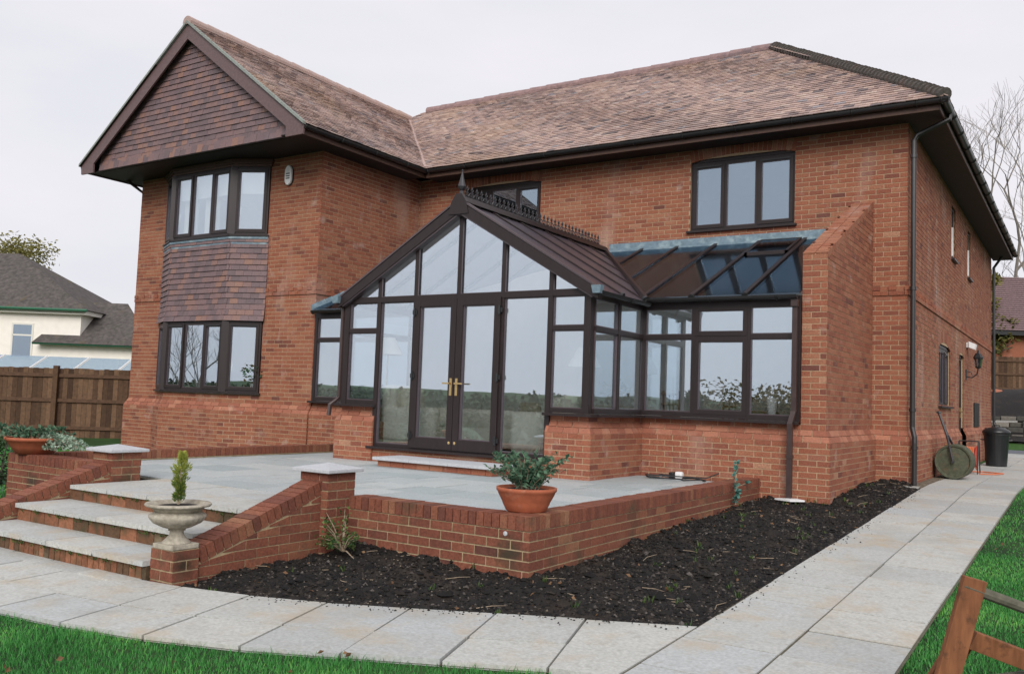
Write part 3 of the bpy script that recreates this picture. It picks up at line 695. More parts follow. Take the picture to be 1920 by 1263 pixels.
# eaves: fascia, soffit, gutters
FY = .50
for q in ((XE-.06, FY, -FY, -FY+.02), (FY-.02, FY, -FY+.02, HD+FY), (XW+FY-.02, XW+FY, VY+.07, -FY+.02), (XWL-FY, XWL-FY+.02, VY+.07, 6.5)):
    b = MB(); b.box(*q, ZSO-.005, ZE-.03); b.build('fascia', 'fascia', house)
b = MB(); zz = ZSO+.012
b.box(XW+FY-.02, FY-.02, -FY+.02, 0, zz, zz+.015); b.box(0, FY-.02, 0, HD+FY, zz, zz+.015); b.box(XW, XW+FY-.02, VY+.07, -FY+.02, zz+.002, zz+.017)
b.box(XWL-FY+.02, XW, VY+.16, DW, zz+.004, zz+.019); b.box(XWL-FY+.02, XWL, DW, 6.4, zz, zz+.015)
b.build('soffit', 'soffit', house)
def gutter(p, q, r, name, parent, m='gutter', up=Vector((0, 0, 1)), full=False):
    p, q = Vector(p), Vector(q); d = (q-p).normalized(); s = d.cross(up).normalized(); b = MB(); k = 8
    for e in (p, q):
        for rr in (r, r*.86):
            for j in range(k+1):
                a = math.pi*(1+j/k); b.v.append(tuple(e+s*math.cos(a)*rr+up*math.sin(a)*rr)); b.t.append(.5)
    n = k+1
    for j in range(k):
        b.f += [(j, j+1, 2*n+j+1, 2*n+j), (n+j+1, n+j, 3*n+j, 3*n+j+1), (j+1, j, n+j, n+j+1), (2*n+j, 2*n+j+1, 3*n+j+1, 3*n+j)]
    b.f += [(0, n, 3*n, 2*n)[::-1], (k, n+k, 3*n+k, 2*n+k)]
    L = (q-p).length; i = 0
    while i*.9 < L:                                        # brackets
        c = p+d*min(L-.03, i*.9+.02); b.tube([c+s*r*1.12*math.cos(math.pi*(1+t/6))+up*r*1.12*math.sin(math.pi*(1+t/6)) for t in range(7)], .012, 4); i += 1
    return b.build(name, m, parent)
GZ = ZE-.035; GR = .058
gutter((XE+.05, -FY-GR, GZ), (FY+GR*2, -FY-GR, GZ), GR, 'gutter', house); gutter((FY+GR, -FY-GR*2, GZ), (FY+GR, HD+FY, GZ), GR, 'gutter', house)
gutter((XW+FY+GR, VY+.05, GZ), (XW+FY+GR, -FY, GZ), GR, 'gutter', house); gutter((XWL-FY-GR, 5, GZ), (XWL-FY-GR, VY+.05, GZ), GR, 'gutter', house)
# gable: tile hanging, barge boards, verge
GY, GZ0 = -3.727, 5.469; GT = Pieces(); gp = Pl((XL, GY), (XE, GY)); gl = gp.L
rk = lambda u: ZE+TP*min(u, gl-u)
b = MB(); uh = (ZSO+.02-ZE)/TP; gp.quad(b, [(.5, GZ0-.03), (gl-.5, GZ0-.03), (gl-.5, rk(.5)-.03), (gl/2, rk(gl/2)-.05), (.5, rk(.5)-.03)], 0); gback = b.build('gable_backing', 'roof_base', house)
for k in range(25):
    z = GZ0-.01+k*.105; u = .3-(.0825 if k % 2 else 0)
    while u < gl-.3:
        a, c = max(u, .44), min(u+.162, gl-.44); lim = min(rk(a), rk(c))-.06
        if c-a > .03 and lim > z+.02:
            t = min(z+.155, lim+.05); o = .030+random.uniform(0, .006)+(.03 if k == 0 else .012 if k == 1 else 0)
            v = [gp.w(a, z, o), gp.w(c, z, o), gp.w(c, z, o-.014), gp.w(a, z, o-.014), gp.w(a, t, o-.025), gp.w(c, t, o-.025), gp.w(c, t, o-.038), gp.w(a, t, o-.038)]
            GT.add(v, HEXF, random.random(), True, gback, gp.w((a+c)/2, z+.05, o), gp.n, .016)
        u += .165
GT.finish('gable_tile', 'wall_tile', 'gable_tiles', house)
b = MB()
for s in (1, -1):
    X = lambda r: XL+r if s > 0 else XE-r
    r1 = (XE-XL)/2; t0 = -.035; t1 = t0-.30; rb = .44
    poly = [(X(0), ZE+t0), (X(r1), ZE+TP*r1+t0), (X(r1), ZE+TP*r1+t1), (X(rb), ZE+TP*rb+t1), (X(rb), ZSO-.03), (X(.02), ZSO-.03)]
    if s < 0: poly = poly[::-1]
    y0 = -3.90+(.0015 if s < 0 else 0)
    b.prism([(x, y0, z) for x, z in poly], (0, .035, 0))
b.build('barge_board', 'barge', house)
b = MB()
for s in (1, -1):
    X = lambda r: XL+r if s > 0 else XE-r
    r1 = (XE-XL)/2; b.prism([(X(-.02), VY-.006, ZE-.034), (X(r1), VY-.006, ZE+TP*r1-.034), (X(r1), VY-.006, ZE+TP*r1+.016), (X(-.02), VY-.006, ZE+.016)][::s], (0, .07, 0))
b.build('verge', 'verge', house)
b = MB()
for s in (1, -1):
    X = lambda r: XL+r if s > 0 else XE-r
    r1 = (XE-XL)/2; b.add([(X(.05), -3.866, ZE+TP*.05-.09), (X(r1), -3.866, ZE+TP*r1-.09), (X(r1), GY, ZE+TP*r1-.09), (X(.05), GY, ZE+TP*.05-.09)], [(0, 1, 2, 3)])
b.build('verge_soffit', 'soffit', house)
# downpipes
def pipe(pts, r, name, parent, m='pipe', clips=()):
    b = MB(); b.tube(pts, r, 10)
    for c in clips: b.tube([Vector(c)-Vector((0, 0, .025)), Vector(c)+Vector((0, 0, .025))], r*1.28, 10)
    return b.build(name, m, parent, smooth=False)
pipe([(FY+GR, .06, GZ-.05), (FY+GR, .04, GZ-.13), (.13, -.05, 5.22), (.085, -.06, 5.14), (.085, -.06, .95), (.085, -.06, .84), (.125, -.125, .70), (.125, -.13, .62), (.125, -.13, -.1)], .038, 'downpipe', house, 'pipe_grey', [(.085, -.06, 4.9), (.085, -.06, 2.9), (.085, -.06, 1.1), (.125, -.13, .55)])
pipe([(.30, HD-.12, GZ-.06), (.07, HD-.12, 5.15), (.07, HD-.12, .9), (.15, HD-.12, .7), (.15, HD-.12, -.1)], .038, 'downpipe', house, 'gutter')
pipe([(.16, 10.3, .78), (.16, 10.3, -.05)], .05, 'waste_pipe', house, 'gutter')
pipe([(XWL-.35, DW-.2, GZ-.07), (XWL-.08, DW+.1, 5.2), (XWL-.08, DW+.1, -.2)], .038, 'downpipe', house, 'pipe')
b = MB()
for i in range(6):                                        # mitre box and far gutter joint
    pass
gutter((FY+GR*.2, -FY-GR*1.3, GZ+.002), (FY+GR*2.1, -FY-GR*1.3, GZ+.002), GR*1.15, 'gutter_corner', house)
HB.finish('brick', 'brick', 'brickwork', house); HP.finish('plinth_brick', 'plinth_brick', 'plinth_brickwork', house)

# things fixed to the house
ab = thing('alarm_box', 'white oval burglar alarm box on the brickwork beside the upper bay window', 'alarm box', (-10.29, DW-.03, 5.07))
b = MB(); prof = [(math.cos(t)*.10*(1 if abs(math.cos(t)) < .9 else 1), math.sin(t)*.185) for t in [2*math.pi*i/20 for i in range(20)]]
prof = [(max(-.085, min(.085, x)), z) for x, z in prof]
b.prism([(-10.29+x, DW-.07, 5.07+z) for x, z in prof], (0, .07, 0)); b.build('case', 'white', ab, bevel=.006)
b = MB(); b.prism([(-10.29+x*1.05, DW-.035, 5.07+z*1.02) for x, z in prof], (0, .036, 0)); b.build('side_band', 'pipe_grey', ab)
for i in range(3):
    b = MB(); b.box(-10.34, -10.24, DW-.073, DW-.07, 5.00+i*.045, 5.02+i*.045); b.build('printed_line', 'pipe_grey', ab)
lt = thing('wall_lantern', 'black carriage lantern on a scrolled bracket beside the side door', 'lantern', (.0, 7.45, 1.95))
b = MB(); right.bar(b, 7.40, 7.50, 1.84, 2.06, 0, .02); b.tube([(.02, 7.45, 1.9), (.12, 7.45, 1.88), (.22, 7.45, 1.96), (.24, 7.45, 2.08)], .014, 6); b.tube([(.03, 7.45, 2.02), (.10, 7.45, 2.0), (.13, 7.45, 1.92)], .010, 6); b.build('bracket', 'black', lt)
b = MB(); b.lathe([(.03, 2.08), (.055, 2.10), (.09, 2.30), (.10, 2.31), (.10, 2.33), (.05, 2.41), (.02, 2.43), (.018, 2.47), (.001, 2.49)], (.24, 7.45, 0), 6); lh = b.build('lamp_housing', 'black', lt)
for i in range(6):
    a = 2*math.pi*(i+.5)/6; q0 = Vector((.24+.058*math.cos(a), 7.45+.058*math.sin(a), 2.13)); q1 = Vector((.24+.082*math.cos(a), 7.45+.082*math.sin(a), 2.28)); t = Vector((-math.sin(a), math.cos(a), 0)); b = MB()
    b.prism([q0-t*.02, q0+t*.02, q1+t*.032, q1-t*.032], Vector((math.cos(a), math.sin(a), 0))*.004); b.build('pane', 'glass', lh)
sf = thing('security_light', 'small white security floodlight on the side wall above the lantern', 'floodlight', (0, 7.6, 2.6))
b = MB(); right.bar(b, 7.55, 7.7, 2.55, 2.66, 0, .05); b.build('back_box', 'white', sf); b = MB(); b.hexa([(.05, 7.5, 2.55), (.17, 7.5, 2.50), (.17, 7.75, 2.50), (.05, 7.75, 2.55), (.05, 7.5, 2.68), (.19, 7.5, 2.62), (.19, 7.75, 2.62), (.05, 7.75, 2.68)]); b.build('lamp_head', 'white', sf)

# ================================================================== CONSERVATORY
con = thing('conservatory', 'dark brown framed glass conservatory with gabled front and crested ridge against the house', 'conservatory', (-5.1, -3, .06))
CB, CP = Pieces(), Pieces()
GYF, GX0, GX1, ZT, ZSL, ZTH = -4.335, -7.251, -3.017, 2.436, .889, .286
DL = -2.80; LX1 = bfl
D = [-6.572, -5.885, -5.117, -4.372, -3.616]
gf = Pl((GX0, GYF), (GX1, GYF)); gu = lambda x: x-GX0
lf = Pl((GX1, DL), (LX1, DL)); lu = lambda x: x-GX1
gr = Pl((GX1, GYF), (GX1, DL)); lfl = Pl((XW, DL), (GX0, DL)); grl = Pl((GX0, DL), (GX0, GYF))
# base walls (sill level down to the paving)
def base(a, b, e0, e1, z0=-.05, vis=True, trim=(0, 0)):
    plinth(a, b, z0, con, CB, CP, e0, e1, vis)
    wall('base_wall', Pl(a, b), ZPT, ZSL-.04, CB, con, vis=vis, trim=(.003, .003))
base((D[4], GYF), (GX1, GYF), 0, 1); base((GX1, GYF), (GX1, DL), 1, -1); base((GX1, DL), (LX1, DL), -1, 0, -.3)
base((GX0, GYF), (D[0], GYF), 1, 0); base((GX0, DL), (GX0, GYF), -1, 1); base((XW, DL), (GX0, DL), 0, -1)
for x, s in ((D[0], 1), (D[4], -1)):                                     # cheeks of the piers beside the doors
    p = Pl((x, GYF-PP), (x, GYF+.2)) if s > 0 else Pl((x, GYF+.2), (x, GYF-PP))
    wall('pier_cheek', p, ZPB-10*BH, ZPB, CB, con, trim=(.003, .003), vis=(s > 0), bond=1)
    b = MB(); b.prism([(x+.006*s, GYF-PP, ZPB), (x+.006*s, GYF+.1, ZPB), (x+.006*s, GYF+.1, ZSL-.04), (x+.006*s, GYF, ZSL-.04), (x+.006*s, GYF, ZPT)], (-.06*s, 0, 0)); b.build('pier_cap', 'brick', con)
thr = Pl((D[0], GYF-.03), (D[4], GYF-.03)); wall('threshold_wall', thr, .06, .06+.2, CB, con, soldiers=False)
CB.finish('brick', 'brick', 'brickwork', con); CP.finish('plinth_brick', 'plinth_brick', 'plinth_brickwork', con)
b = MB(); b.box(XW+.05, LX1-.02, DL+.02, -.02, .20, .27); b.box(GX0+.02, GX1-.02, GYF+.05, DL+.02, .20, .27); b.build('floor', 'carpet', con)
b = MB(); b.box(XW+.012, LX1-.012, -.03, -.012, .27, 3.66); b.build('inner_wall', 'plaster', con); b = MB(); b.box(XW+.012, XW+.024, DL+.08, -.03, .27, 2.45); b.build('inner_wall', 'plaster', con)
# frame pieces
def bar(pl, u0, u1, z0, z1, o0, o1, name, m='frame'):
    b = MB(); pl.bar(b, u0, u1, z0, z1, o0, o1); return b.build(name, m, con)
def lite(pl, u0, u1, z0, z1, o=-.01, sash=False, parent=None):
    """glazed light: bead + pane (and an opening sash)"""
    parent = parent or con
    if sash:
        b = MB(); fbar(b, pl, u0-.02, u1+.02, z0-.02, z1+.02, .058, o-.04, o+.045); s = b.build('sash', 'frame', parent); e = .03
        b = MB(); fbar(b, pl, u0+e+.006, u1-e-.006, z0+e+.006, z1-e-.006, .011, o-.02, o+.03); b.build('glazing_bead', 'bead', s)
        return pane(pl, u0+e+.008, u1-e-.008, z0+e+.008, z1-e-.008, o, s)
    b = MB(); fbar(b, pl, u0, u1, z0, z1, .014, o-.02, o+.022); b.build('glazing_bead', 'bead', parent)
    return pane(pl, u0+.004, u1-.004, z0+.004, z1-.004, o, parent)
F0, F1 = -.05, .03
# gable front
for x0, x1, zb in ((GX0, GX0+.095, ZSL), (GX1-.095, GX1, ZSL)):
    bar(gf, gu(x0), gu(x1), zb, ZT+.02, F0-.02, F1+.004, 'corner_post')
for x in (D[0], D[4]): bar(gf, gu(x)-.036, gu(x)+.036, ZTH, ZT-.035, F0, F1+.002, 'mullion')
for x in (D[1], D[3]): bar(gf, gu(x)-.03, gu(x)+.03, ZTH+.04, ZT-.035, F0, F1, 'mullion')
bar(gf, gu(GX0)+.03, gu(GX1)-.03, ZT-.035, ZT+.045, F0, F1+.006, 'transom')
bar(gf, gu(D[0])-.08, gu(D[4])+.08, ZTH-.035, ZTH-.002, F0, F1+.07, 'door_sill'); bar(gf, gu(D[0])+.036, gu(D[4])-.036, ZTH, ZTH+.045, F0, F1-.004, 'bottom_rail')
for a, b_, s in ((GX0+.095, D[0]-.036, 0), (D[4]+.036, GX1-.095, 1)):
    bar(gf, gu(a), gu(b_), ZSL, ZSL+.06, F0, F1-.002, 'bottom_rail'); bar(gf, gu(a), gu(b_), 1.955, 2.012, F0, F1-.002, 'transom')
    lite(gf, gu(a), gu(b_), ZSL+.06, 1.955); lite(gf, gu(a), gu(b_), 2.012, ZT-.035)
bar(gf, -.06, gu(D[0])+.02, ZSL-.038, ZSL-.003, F0, F1+.10, 'sill'); bar(gf, gu(D[4])-.02, gu(GX1)+.10, ZSL-.038, ZSL-.003, F0, F1+.10, 'sill')
lite(gf, gu(D[0])+.036, gu(D[1])-.03, ZTH+.045, ZT-.035); lite(gf, gu(D[3])+.03, gu(D[4])-.036, ZTH+.045, ZT-.035)
for a, b_, hs in ((D[1]+.012, D[2]-.004, 1), (D[2]+.004, D[3]-.012, -1)):         # french doors
    z0, z1 = ZTH+.02, ZT-.02; u0, u1 = gu(a), gu(b_); w = .10
    m = MB(); gf.bar(m, u0, u0+w, z0, z1, -.03, .055); gf.bar(m, u1-w, u1, z0, z1, -.03, .055); gf.bar(m, u0+w, u1-w, z0, z0+.15, -.03, .054); gf.bar(m, u0+w, u1-w, z1-w, z1, -.03, .054)
    dd = m.build('door', 'frame', con); dd['label'] = 'left glazed door leaf with brass handle' if hs > 0 else 'right glazed door leaf with brass handle'
    m = MB(); fbar(m, gf, u0+w, u1-w, z0+.15, z1-w, .014, -.02, .036); m.build('glazing_bead', 'bead', dd)
    pane(gf, u0+w+.004, u1-w-.004, z0+.154, z1-w-.004, .005, dd)
    hu = u1-.045 if hs > 0 else u0+.045
    m = MB(); gf.bar(m, hu-.02, hu+.02, 1.06, 1.30, .055, .066); gf.bar(m, hu-.011, hu+.011, 1.215, 1.24, .066, .10); gf.bar(m, hu-(.12 if hs > 0 else .011), hu+(.011 if hs > 0 else .12), 1.217, 1.238, .09, .108); m.build('handle', 'brass', dd)
    m = MB(); m.lathe([(.002, -.004), (.020, 0), (.022, .012), (.012, .02), (.001, .022)][::-1], gf.w(hu, z0+.10, .055+.0), 12, axis='Y'); m.build('lock_cover', 'brass', dd)
    xo = u0+.01 if hs > 0 else u1-.01
    for z in (z0+.17, z0+1.02, z1-.18):
        m = MB(); m.tube([gf.w(xo, z-.06, .065), gf.w(xo, z+.06, .065)], .018, 8); gf.bar(m, xo-.035, xo+.045, z-.03, z+.03, .056, .066); m.build('hinge', 'black', dd)
# gable triangle: panes follow the rake
XC = -5.1; ZAP = 3.62; SLG = (ZAP-(ZT+.06))/(GX1-.07-XC)
rake_in = lambda x: ZAP-abs(x-XC)*SLG
gx = [GX0+.07]+D+[GX1-.07]
for i in range(len(gx)-1):
    a, b_ = gx[i]+(.03 if i else 0), gx[i+1]-(.03 if i < len(gx)-2 else 0); zb = ZT+.045
    pts = [(gu(a), zb), (gu(b_), zb), (gu(b_), rake_in(b_)), (gu(a), rake_in(a))]
    if a < XC < b_: pts = [(gu(a), zb), (gu(b_), zb), (gu(b_), rake_in(b_)), (gu(XC), rake_in(XC)), (gu(a), rake_in(a))]
    pts = [p for j, p in enumerate(pts) if j < 2 or p[1] > zb+.02]
    m = MB(); m.prism([gf.w(u, z, -.01) for u, z in pts], gf.n*-.006); m.build('gable_pane', 'glass', con)
    m = MB()
    for (p, q) in zip(pts, pts[1:]+pts[:1]):
        P, Q = gf.w(*p, .01), gf.w(*q, .01); m.tube([P, Q], .010, 4)
    m.build('glazing_bead', 'bead', con)
for x in D: bar(gf, gu(x)-.03, gu(x)+.03, ZT+.045, rake_in(x)+.03, F0, F1, 'mullion')
# barge boards of the gable roof
ZR, XE1, ZE1 = 3.76, -2.90, 2.44; SLR = (ZR-ZE1)/(XE1-XC); XE0 = 2*XC-XE1
for s in (1, -1):
    X = lambda r: XC+s*r
    r1 = XE1-XC; m = MB(); pts = [(X(0), ZR+.02), (X(r1+.03), ZE1+.02), (X(r1+.03), ZE1-.10), (X(r1-.06), ZE1-.07), (X(0), ZR-.135)]
    if s < 0: pts = pts[::-1]
    m.prism([(x, -4.46-.001*s, z) for x, z in pts[::-1]], (0, .10, 0)); m.build('barge_board', 'frame', con)
    m = MB(); pts = [(X(.0), ZR-.125), (X(r1-.06), ZE1-.062), (X(r1-.06), ZE1-.09), (X(.0), ZR-.165)]
    m.prism([(x, -4.445-.001*s, z) for x, z in (pts if s < 0 else pts[::-1])], (0, .12, 0)); m.build('barge_mould', 'bead', con)
    m = MB(); pts = [(X(.02), ZR+.022), (X(r1+.03), ZE1+.022), (X(r1+.03), ZE1+.05), (X(.02), ZR+.05)]
    m.prism([(x, -4.47, z) for x, z in (pts if s < 0 else pts[::-1])], (0, .09, 0)); m.build('verge_cap', 'bead', con)
m = MB(); m.prism([(XC-.17, -4.475, ZR-.17), (XC+.17, -4.475, ZR-.17), (XC+.13, -4.475, ZR+.0), (XC+.05, -4.475, ZR+.12), (XC-.05, -4.475, ZR+.12), (XC-.13, -4.475, ZR+.0)][::-1], (0, .06, 0)); m.build('apex_boss', 'frame', con)
# ridge, cresting, finial
m = MB(); m.prism([(XC-.11, -4.46, ZR+.0), (XC+.11, -4.46, ZR+.0), (XC+.07, -4.46, ZR+.075), (XC+.03, -4.46, ZR+.10), (XC-.03, -4.46, ZR+.10), (XC-.07, -4.46, ZR+.075)][::-1], (0, 4.42, 0)); rg = m.build('ridge', 'frame', con)
m = MB(); m.lathe([(.035, 0), (.035, .06), (.02, .09), (.045, .12), (.06, .15), (.045, .20), (.03, .26), (.014, .33), (.008, .36), (.014, .38), (.001, .40)], (0, 0, 0), 12); me = m.mesh('finial')
link('finial', me, 'iron', con, (XC, -4.41, ZR+.08))
m = MB()
m.tube([(0, 0, 0), (0, 0, .12)], .008, 5); m.lathe([(.001, .11), (.013, .125), (.016, .14), (.004, .17), (.001, .18)], (0, 0, 0), 6)
for s in (1, -1):
    m.tube([(0, s*.008, .02), (0, s*.04, .03), (0, s*.05, .065), (0, s*.03, .085), (0, s*.018, .07)], .007, 4)
    m.tube([(0, s*.004, .10), (0, s*.025, .115), (0, s*.03, .135)], .006, 4)
m.tube([(0, -.06, .012), (0, .06, .012)], .008, 4); me = m.mesh('crest_piece')
for i in range(35): link('crest_piece', me, 'iron', rg, (XC, -4.28+i*.118, ZR+.10))
# roof sheets and bars
VYL = -2.95; ZL0, SLL = 2.50, .427
xv = lambda y: XE1+(XC-XE1)*(y-VYL)/(-.02-VYL)            # right valley in plan
def gz(x): return ZR-abs(x-XC)*SLR
def lz(y): return ZL0+SLL*(y-VYL)
ys = [-4.44, -3.72, -2.98, -2.24, -1.5, -.76, -.05]
for s in (1, -1):
    X = lambda x: x if s > 0 else 2*XC-x
    for i in range(6):
        a, b_ = ys[i]+.02, ys[i+1]-.02; lo = lambda y: XE1 if y <= VYL else xv(y)
        pts = [(XC+.02, a), (lo(a), a)]+([(XE1, VYL)] if a < VYL < b_ else [])+[(lo(b_), b_), (XC+.02, b_)]
        P = [Vector((X(x), y, gz(x)+.0)) for x, y in pts]; m = MB(); m.prism(P if s > 0 else P[::-1], (0, 0, .022)); m.build('roof_sheet', 'roof_sheet', con)
    for i in range(1, 6):
        y = ys[i]; x1 = XE1-.0 if y <= VYL else xv(y); m = MB()
        m.hexa([(X(XC+.05), y-.03, gz(XC+.05)-.05), (X(XC+.05), y+.03, gz(XC+.05)-.05), (X(x1), y+.03, gz(x1)-.05), (X(x1), y-.03, gz(x1)-.05), (X(XC+.05), y-.03, gz(XC+.05)+.045), (X(XC+.05), y+.03, gz(XC+.05)+.045), (X(x1), y+.03, gz(x1)+.045), (X(x1), y-.03, gz(x1)+.045)]); m.build('glazing_bar', 'frame', con)
        if y <= VYL+.05: m = MB(); m.tube([(X(x1-.02), y, gz(x1)+.02), (X(x1+.02), y, gz(x1)+.01)], .045, 8); m.build('bar_end_cap', 'black', con)
    m = MB(); m.tube([(X(XE1), VYL-.02, ZE1+.06), (X(XC+.03), -.03, ZR+.03)], .045, 6); m.build('valley_bar', 'frame', con); m = MB(); m.tube([(X(XE1-.02), VYL-.02, ZE1+.05), (X(XE1+.02), VYL-.05, ZE1+.03)], .06, 8); m.build('bar_end_cap', 'black', con)
# lean-to sheets
def leansheet(x0, x1, tint, rl=False):
    yl = lambda x: VYL if x >= XE1 else VYL+(-.02-VYL)*(x-XE1)/(XC-XE1)
    pts = [(x0+.02, yl(x0+.02)), (x1-.02, yl(x1-.02)), (x1-.02, -.06), (x0+.02, -.06)]
    if x0 < XE1 < x1: pts.insert(1, (XE1, VYL))
    m = MB(); m.prism([(x, y, lz(y)) for x, y in pts], (0, 0, .022)); return m.build('roof_sheet', tint, con)
lx = [-4.96, -4.33, -3.67, -2.98, -2.24, -1.50, LX1+.02]
for i in range(6): leansheet(lx[i], lx[i+1], 'glass_roof')
for i in range(1, 6):
    x = lx[i]; y0 = VYL if x >= XE1 else VYL+(-.02-VYL)*(x-XE1)/(XC-XE1); m = MB()
    m.hexa([(x-.03, y0, lz(y0)-.05), (x+.03, y0, lz(y0)-.05), (x+.03, -.05, lz(-.05)-.05), (x-.03, -.05, lz(-.05)-.05), (x-.03, y0, lz(y0)+.045), (x+.03, y0, lz(y0)+.045), (x+.03, -.05, lz(-.05)+.045), (x-.03, -.05, lz(-.05)+.045)]); m.build('glazing_bar', 'frame', con)
    if x > XE1: m = MB(); m.tube([(x, y0+.03, lz(y0)+.015), (x, y0-.02, lz(y0))], .045, 8); m.build('bar_end_cap', 'black', con)
m = MB(); x0, x1, y0, y1 = lx[4]+.04, lx[5]-.04, -.92, -.12; fr = .04
for (a, b_, c, d_) in ((x0, x1, y0, y0+fr), (x0, x1, y1-fr, y1), (x0, x0+fr, y0, y1), (x1-fr, x1, y0, y1)):
    m.hexa([(a, c, lz(c)+.02), (b_, c, lz(c)+.02), (b_, d_, lz(d_)+.02), (a, d_, lz(d_)+.02), (a, c, lz(c)+.07), (b_, c, lz(c)+.07), (b_, d_, lz(d_)+.07), (a, d_, lz(d_)+.07)])
rv = m.build('roof_vent', 'frame', con); m = MB(); m.prism([(x0+fr, y0+fr, lz(y0+fr)+.055), (x1-fr, y0+fr, lz(y0+fr)+.055), (x1-fr, y1-fr, lz(y1-fr)+.055), (x0+fr, y1-fr, lz(y1-fr)+.055)], (0, 0, .012)); m.build('pane', 'glass_roof', rv)
# left lean-to roof
for a, b_ in ((XW+.04, -8.7), (-8.7, -7.98), (-7.98, -7.3)):
    xl = 2*XC-XE1; yl = lambda x: VYL if x <= xl else VYL+(-.02-VYL)*(x-xl)/(XC-xl)
    m = MB(); m.prism([(a+.02, VYL, lz(VYL)), (b_-.02, VYL, lz(VYL)), (b_-.02, -.06, lz(-.06)), (a+.02, -.06, lz(-.06))], (0, 0, .022)); m.build('roof_sheet', 'glass_roof', con)
m = MB(); m.prism([(-7.28, VYL, lz(VYL)), (XC-.05, -.06, lz(-.06)), (-7.28, -.06, lz(-.06))], (0, 0, .022)); m.build('roof_sheet', 'roof_sheet', con)
for x in (-8.7, -7.98):
    m = MB(); m.hexa([(x-.03, VYL, lz(VYL)-.05), (x+.03, VYL, lz(VYL)-.05), (x+.03, -.05, lz(-.05)-.05), (x-.03, -.05, lz(-.05)-.05), (x-.03, VYL, lz(VYL)+.045), (x+.03, VYL, lz(VYL)+.045), (x+.03, -.05, lz(-.05)+.045), (x-.03, -.05, lz(-.05)+.045)]); m.build('glazing_bar', 'frame', con)
# lead flashings
m = MB(); m.prism([(-5.0, -.005, 3.715), (-5.0, -.10, 3.70), (-5.0, -.10, 3.745), (-5.0, -.03, 3.80), (-5.0, -.02, 3.90), (-5.0, -.005, 3.90)], (4.2, 0, 0)); m.prism([(XW, -.005, 3.715), (XW, -.10, 3.70), (XW, -.10, 3.745), (XW, -.03, 3.80), (XW, -.02, 3.90), (XW, -.005, 3.90)], (4.2, 0, 0)); m.build('lead_flashing', 'lead', con)
y = VYL+.0
while y < -.1:                                           # stepped flashing up the wing wall
    z = lz(y); m = MB(); m.hexa([(XW+.004, y, z-.02), (XW+.07, y-.01, z-.01), (XW+.07, y+.20, z+.07), (XW+.004, y+.20, z+.08), (XW+.004, y, z+.10), (XW+.02, y-.01, z+.10), (XW+.02, y+.15, z+.17), (XW+.004, y+.15, z+.17)]); m.build('step_flashing', 'lead', con); y += .175
# eaves beams, gutters and lights of the sides
ZHL = ZT-.005
def side(pl, u0, u1, mull, sashes, topsash):
    bar(pl, u0, u1, ZSL, ZSL+.065, F0, F1-.002, 'bottom_rail'); bar(pl, u0, u1, 2.37, 2.50, F0, F1, 'eaves_beam'); bar(pl, u0, u1, 1.95, 2.01, F0, F1-.004, 'transom')
    ed = [u0]+[x for q in mull for x in (q-.03, q+.03)]+[u1]
    for q in mull: bar(pl, q-.03, q+.03, ZSL+.065, 2.37, F0, F1-.001, 'mullion')
    for i in range(len(mull)+1):
        lite(pl, ed[2*i], ed[2*i+1], ZSL+.065, 1.95, sash=sashes[i]); lite(pl, ed[2*i], ed[2*i+1], 2.01, 2.37, sash=topsash[i])
bar(lf, 0, .06, ZSL, 2.5, F0, F1-.006, 'corner_post'); bar(lf, lf.L-.075, lf.L-.005, ZSL, 2.5, F0, F1+.002, 'corner_post')
side(lf, .06, lf.L-.075, [lu(-2.242), lu(-1.49)], [0, 1, 0], [0, 1, 0])
side(gr, .08, gr.L-.0, [.76], [0, 0], [0, 0]); side(lfl, .07, lfl.L-.02, [.9], [0, 0], [0, 0]); side(grl, .02, grl.L-.08, [.75], [0, 0], [0, 0])
bar(lfl, .01, .07, ZSL, 2.5, F0, F1+.002, 'corner_post')
bar(gr, .08, gr.L-.1, ZSL-.038, ZSL-.003, F0, F1+.10, 'sill'); bar(lf, -.0, lf.L-.01, ZSL-.038, ZSL-.004, F0, F1+.10, 'sill'); bar(lfl, .0, lfl.L, ZSL-.038, ZSL-.004, F0, F1+.10, 'sill')
gutter((XE1+.0, VYL-.01, 2.50), (LX1-.02, VYL-.01, 2.495), .05, 'gutter', con); gutter((XE1+.03, -4.47, 2.44), (XE1+.03, VYL, 2.44), .05, 'gutter', con); gutter((XW+.05, VYL-.01, 2.495), (XE0, VYL-.01, 2.5), .05, 'gutter', con); gutter((XE0-.03, VYL, 2.44), (XE0-.03, -4.47, 2.44), .05, 'gutter', con)
m = MB()
for x in (XE1+.03, XE0-.03): m.hexa([(x-.05, -4.52, 2.40), (x+.05, -4.52, 2.40), (x+.05, -4.44, 2.40), (x-.05, -4.44, 2.40), (x-.07, -4.53, 2.50), (x+.07, -4.53, 2.50), (x+.07, -4.44, 2.50), (x-.07, -4.44, 2.50)])
m.build('gutter_end', 'lead', con)
m = MB()                                                   # square downpipe at the right end
for a, b_ in (((-.862, -2.89, 2.44), (-.862, -2.89, 1.02)), ((-.862, -2.89, 1.02), (-.88, -2.985, .86)), ((-.88, -2.985, .86), (-.88, -2.985, -.15))):
    A, B = Vector(a), Vector(b_); h = .031; m.hexa([A+Vector(q) for q in ((-h, -h, 0), (h, -h, 0), (h, h, 0), (-h, h, 0))]+[B+Vector(q) for q in ((-h, -h, 0), (h, -h, 0), (h, h, 0), (-h, h, 0))])
for z in (.45,): m.box(-.918, -.842, -3.022, -2.94, z-.02, z+.02)
m.box(-.905, -.82, -2.948, -2.872, 2.35, 2.44)
m.build('downpipe', 'pipe', con)
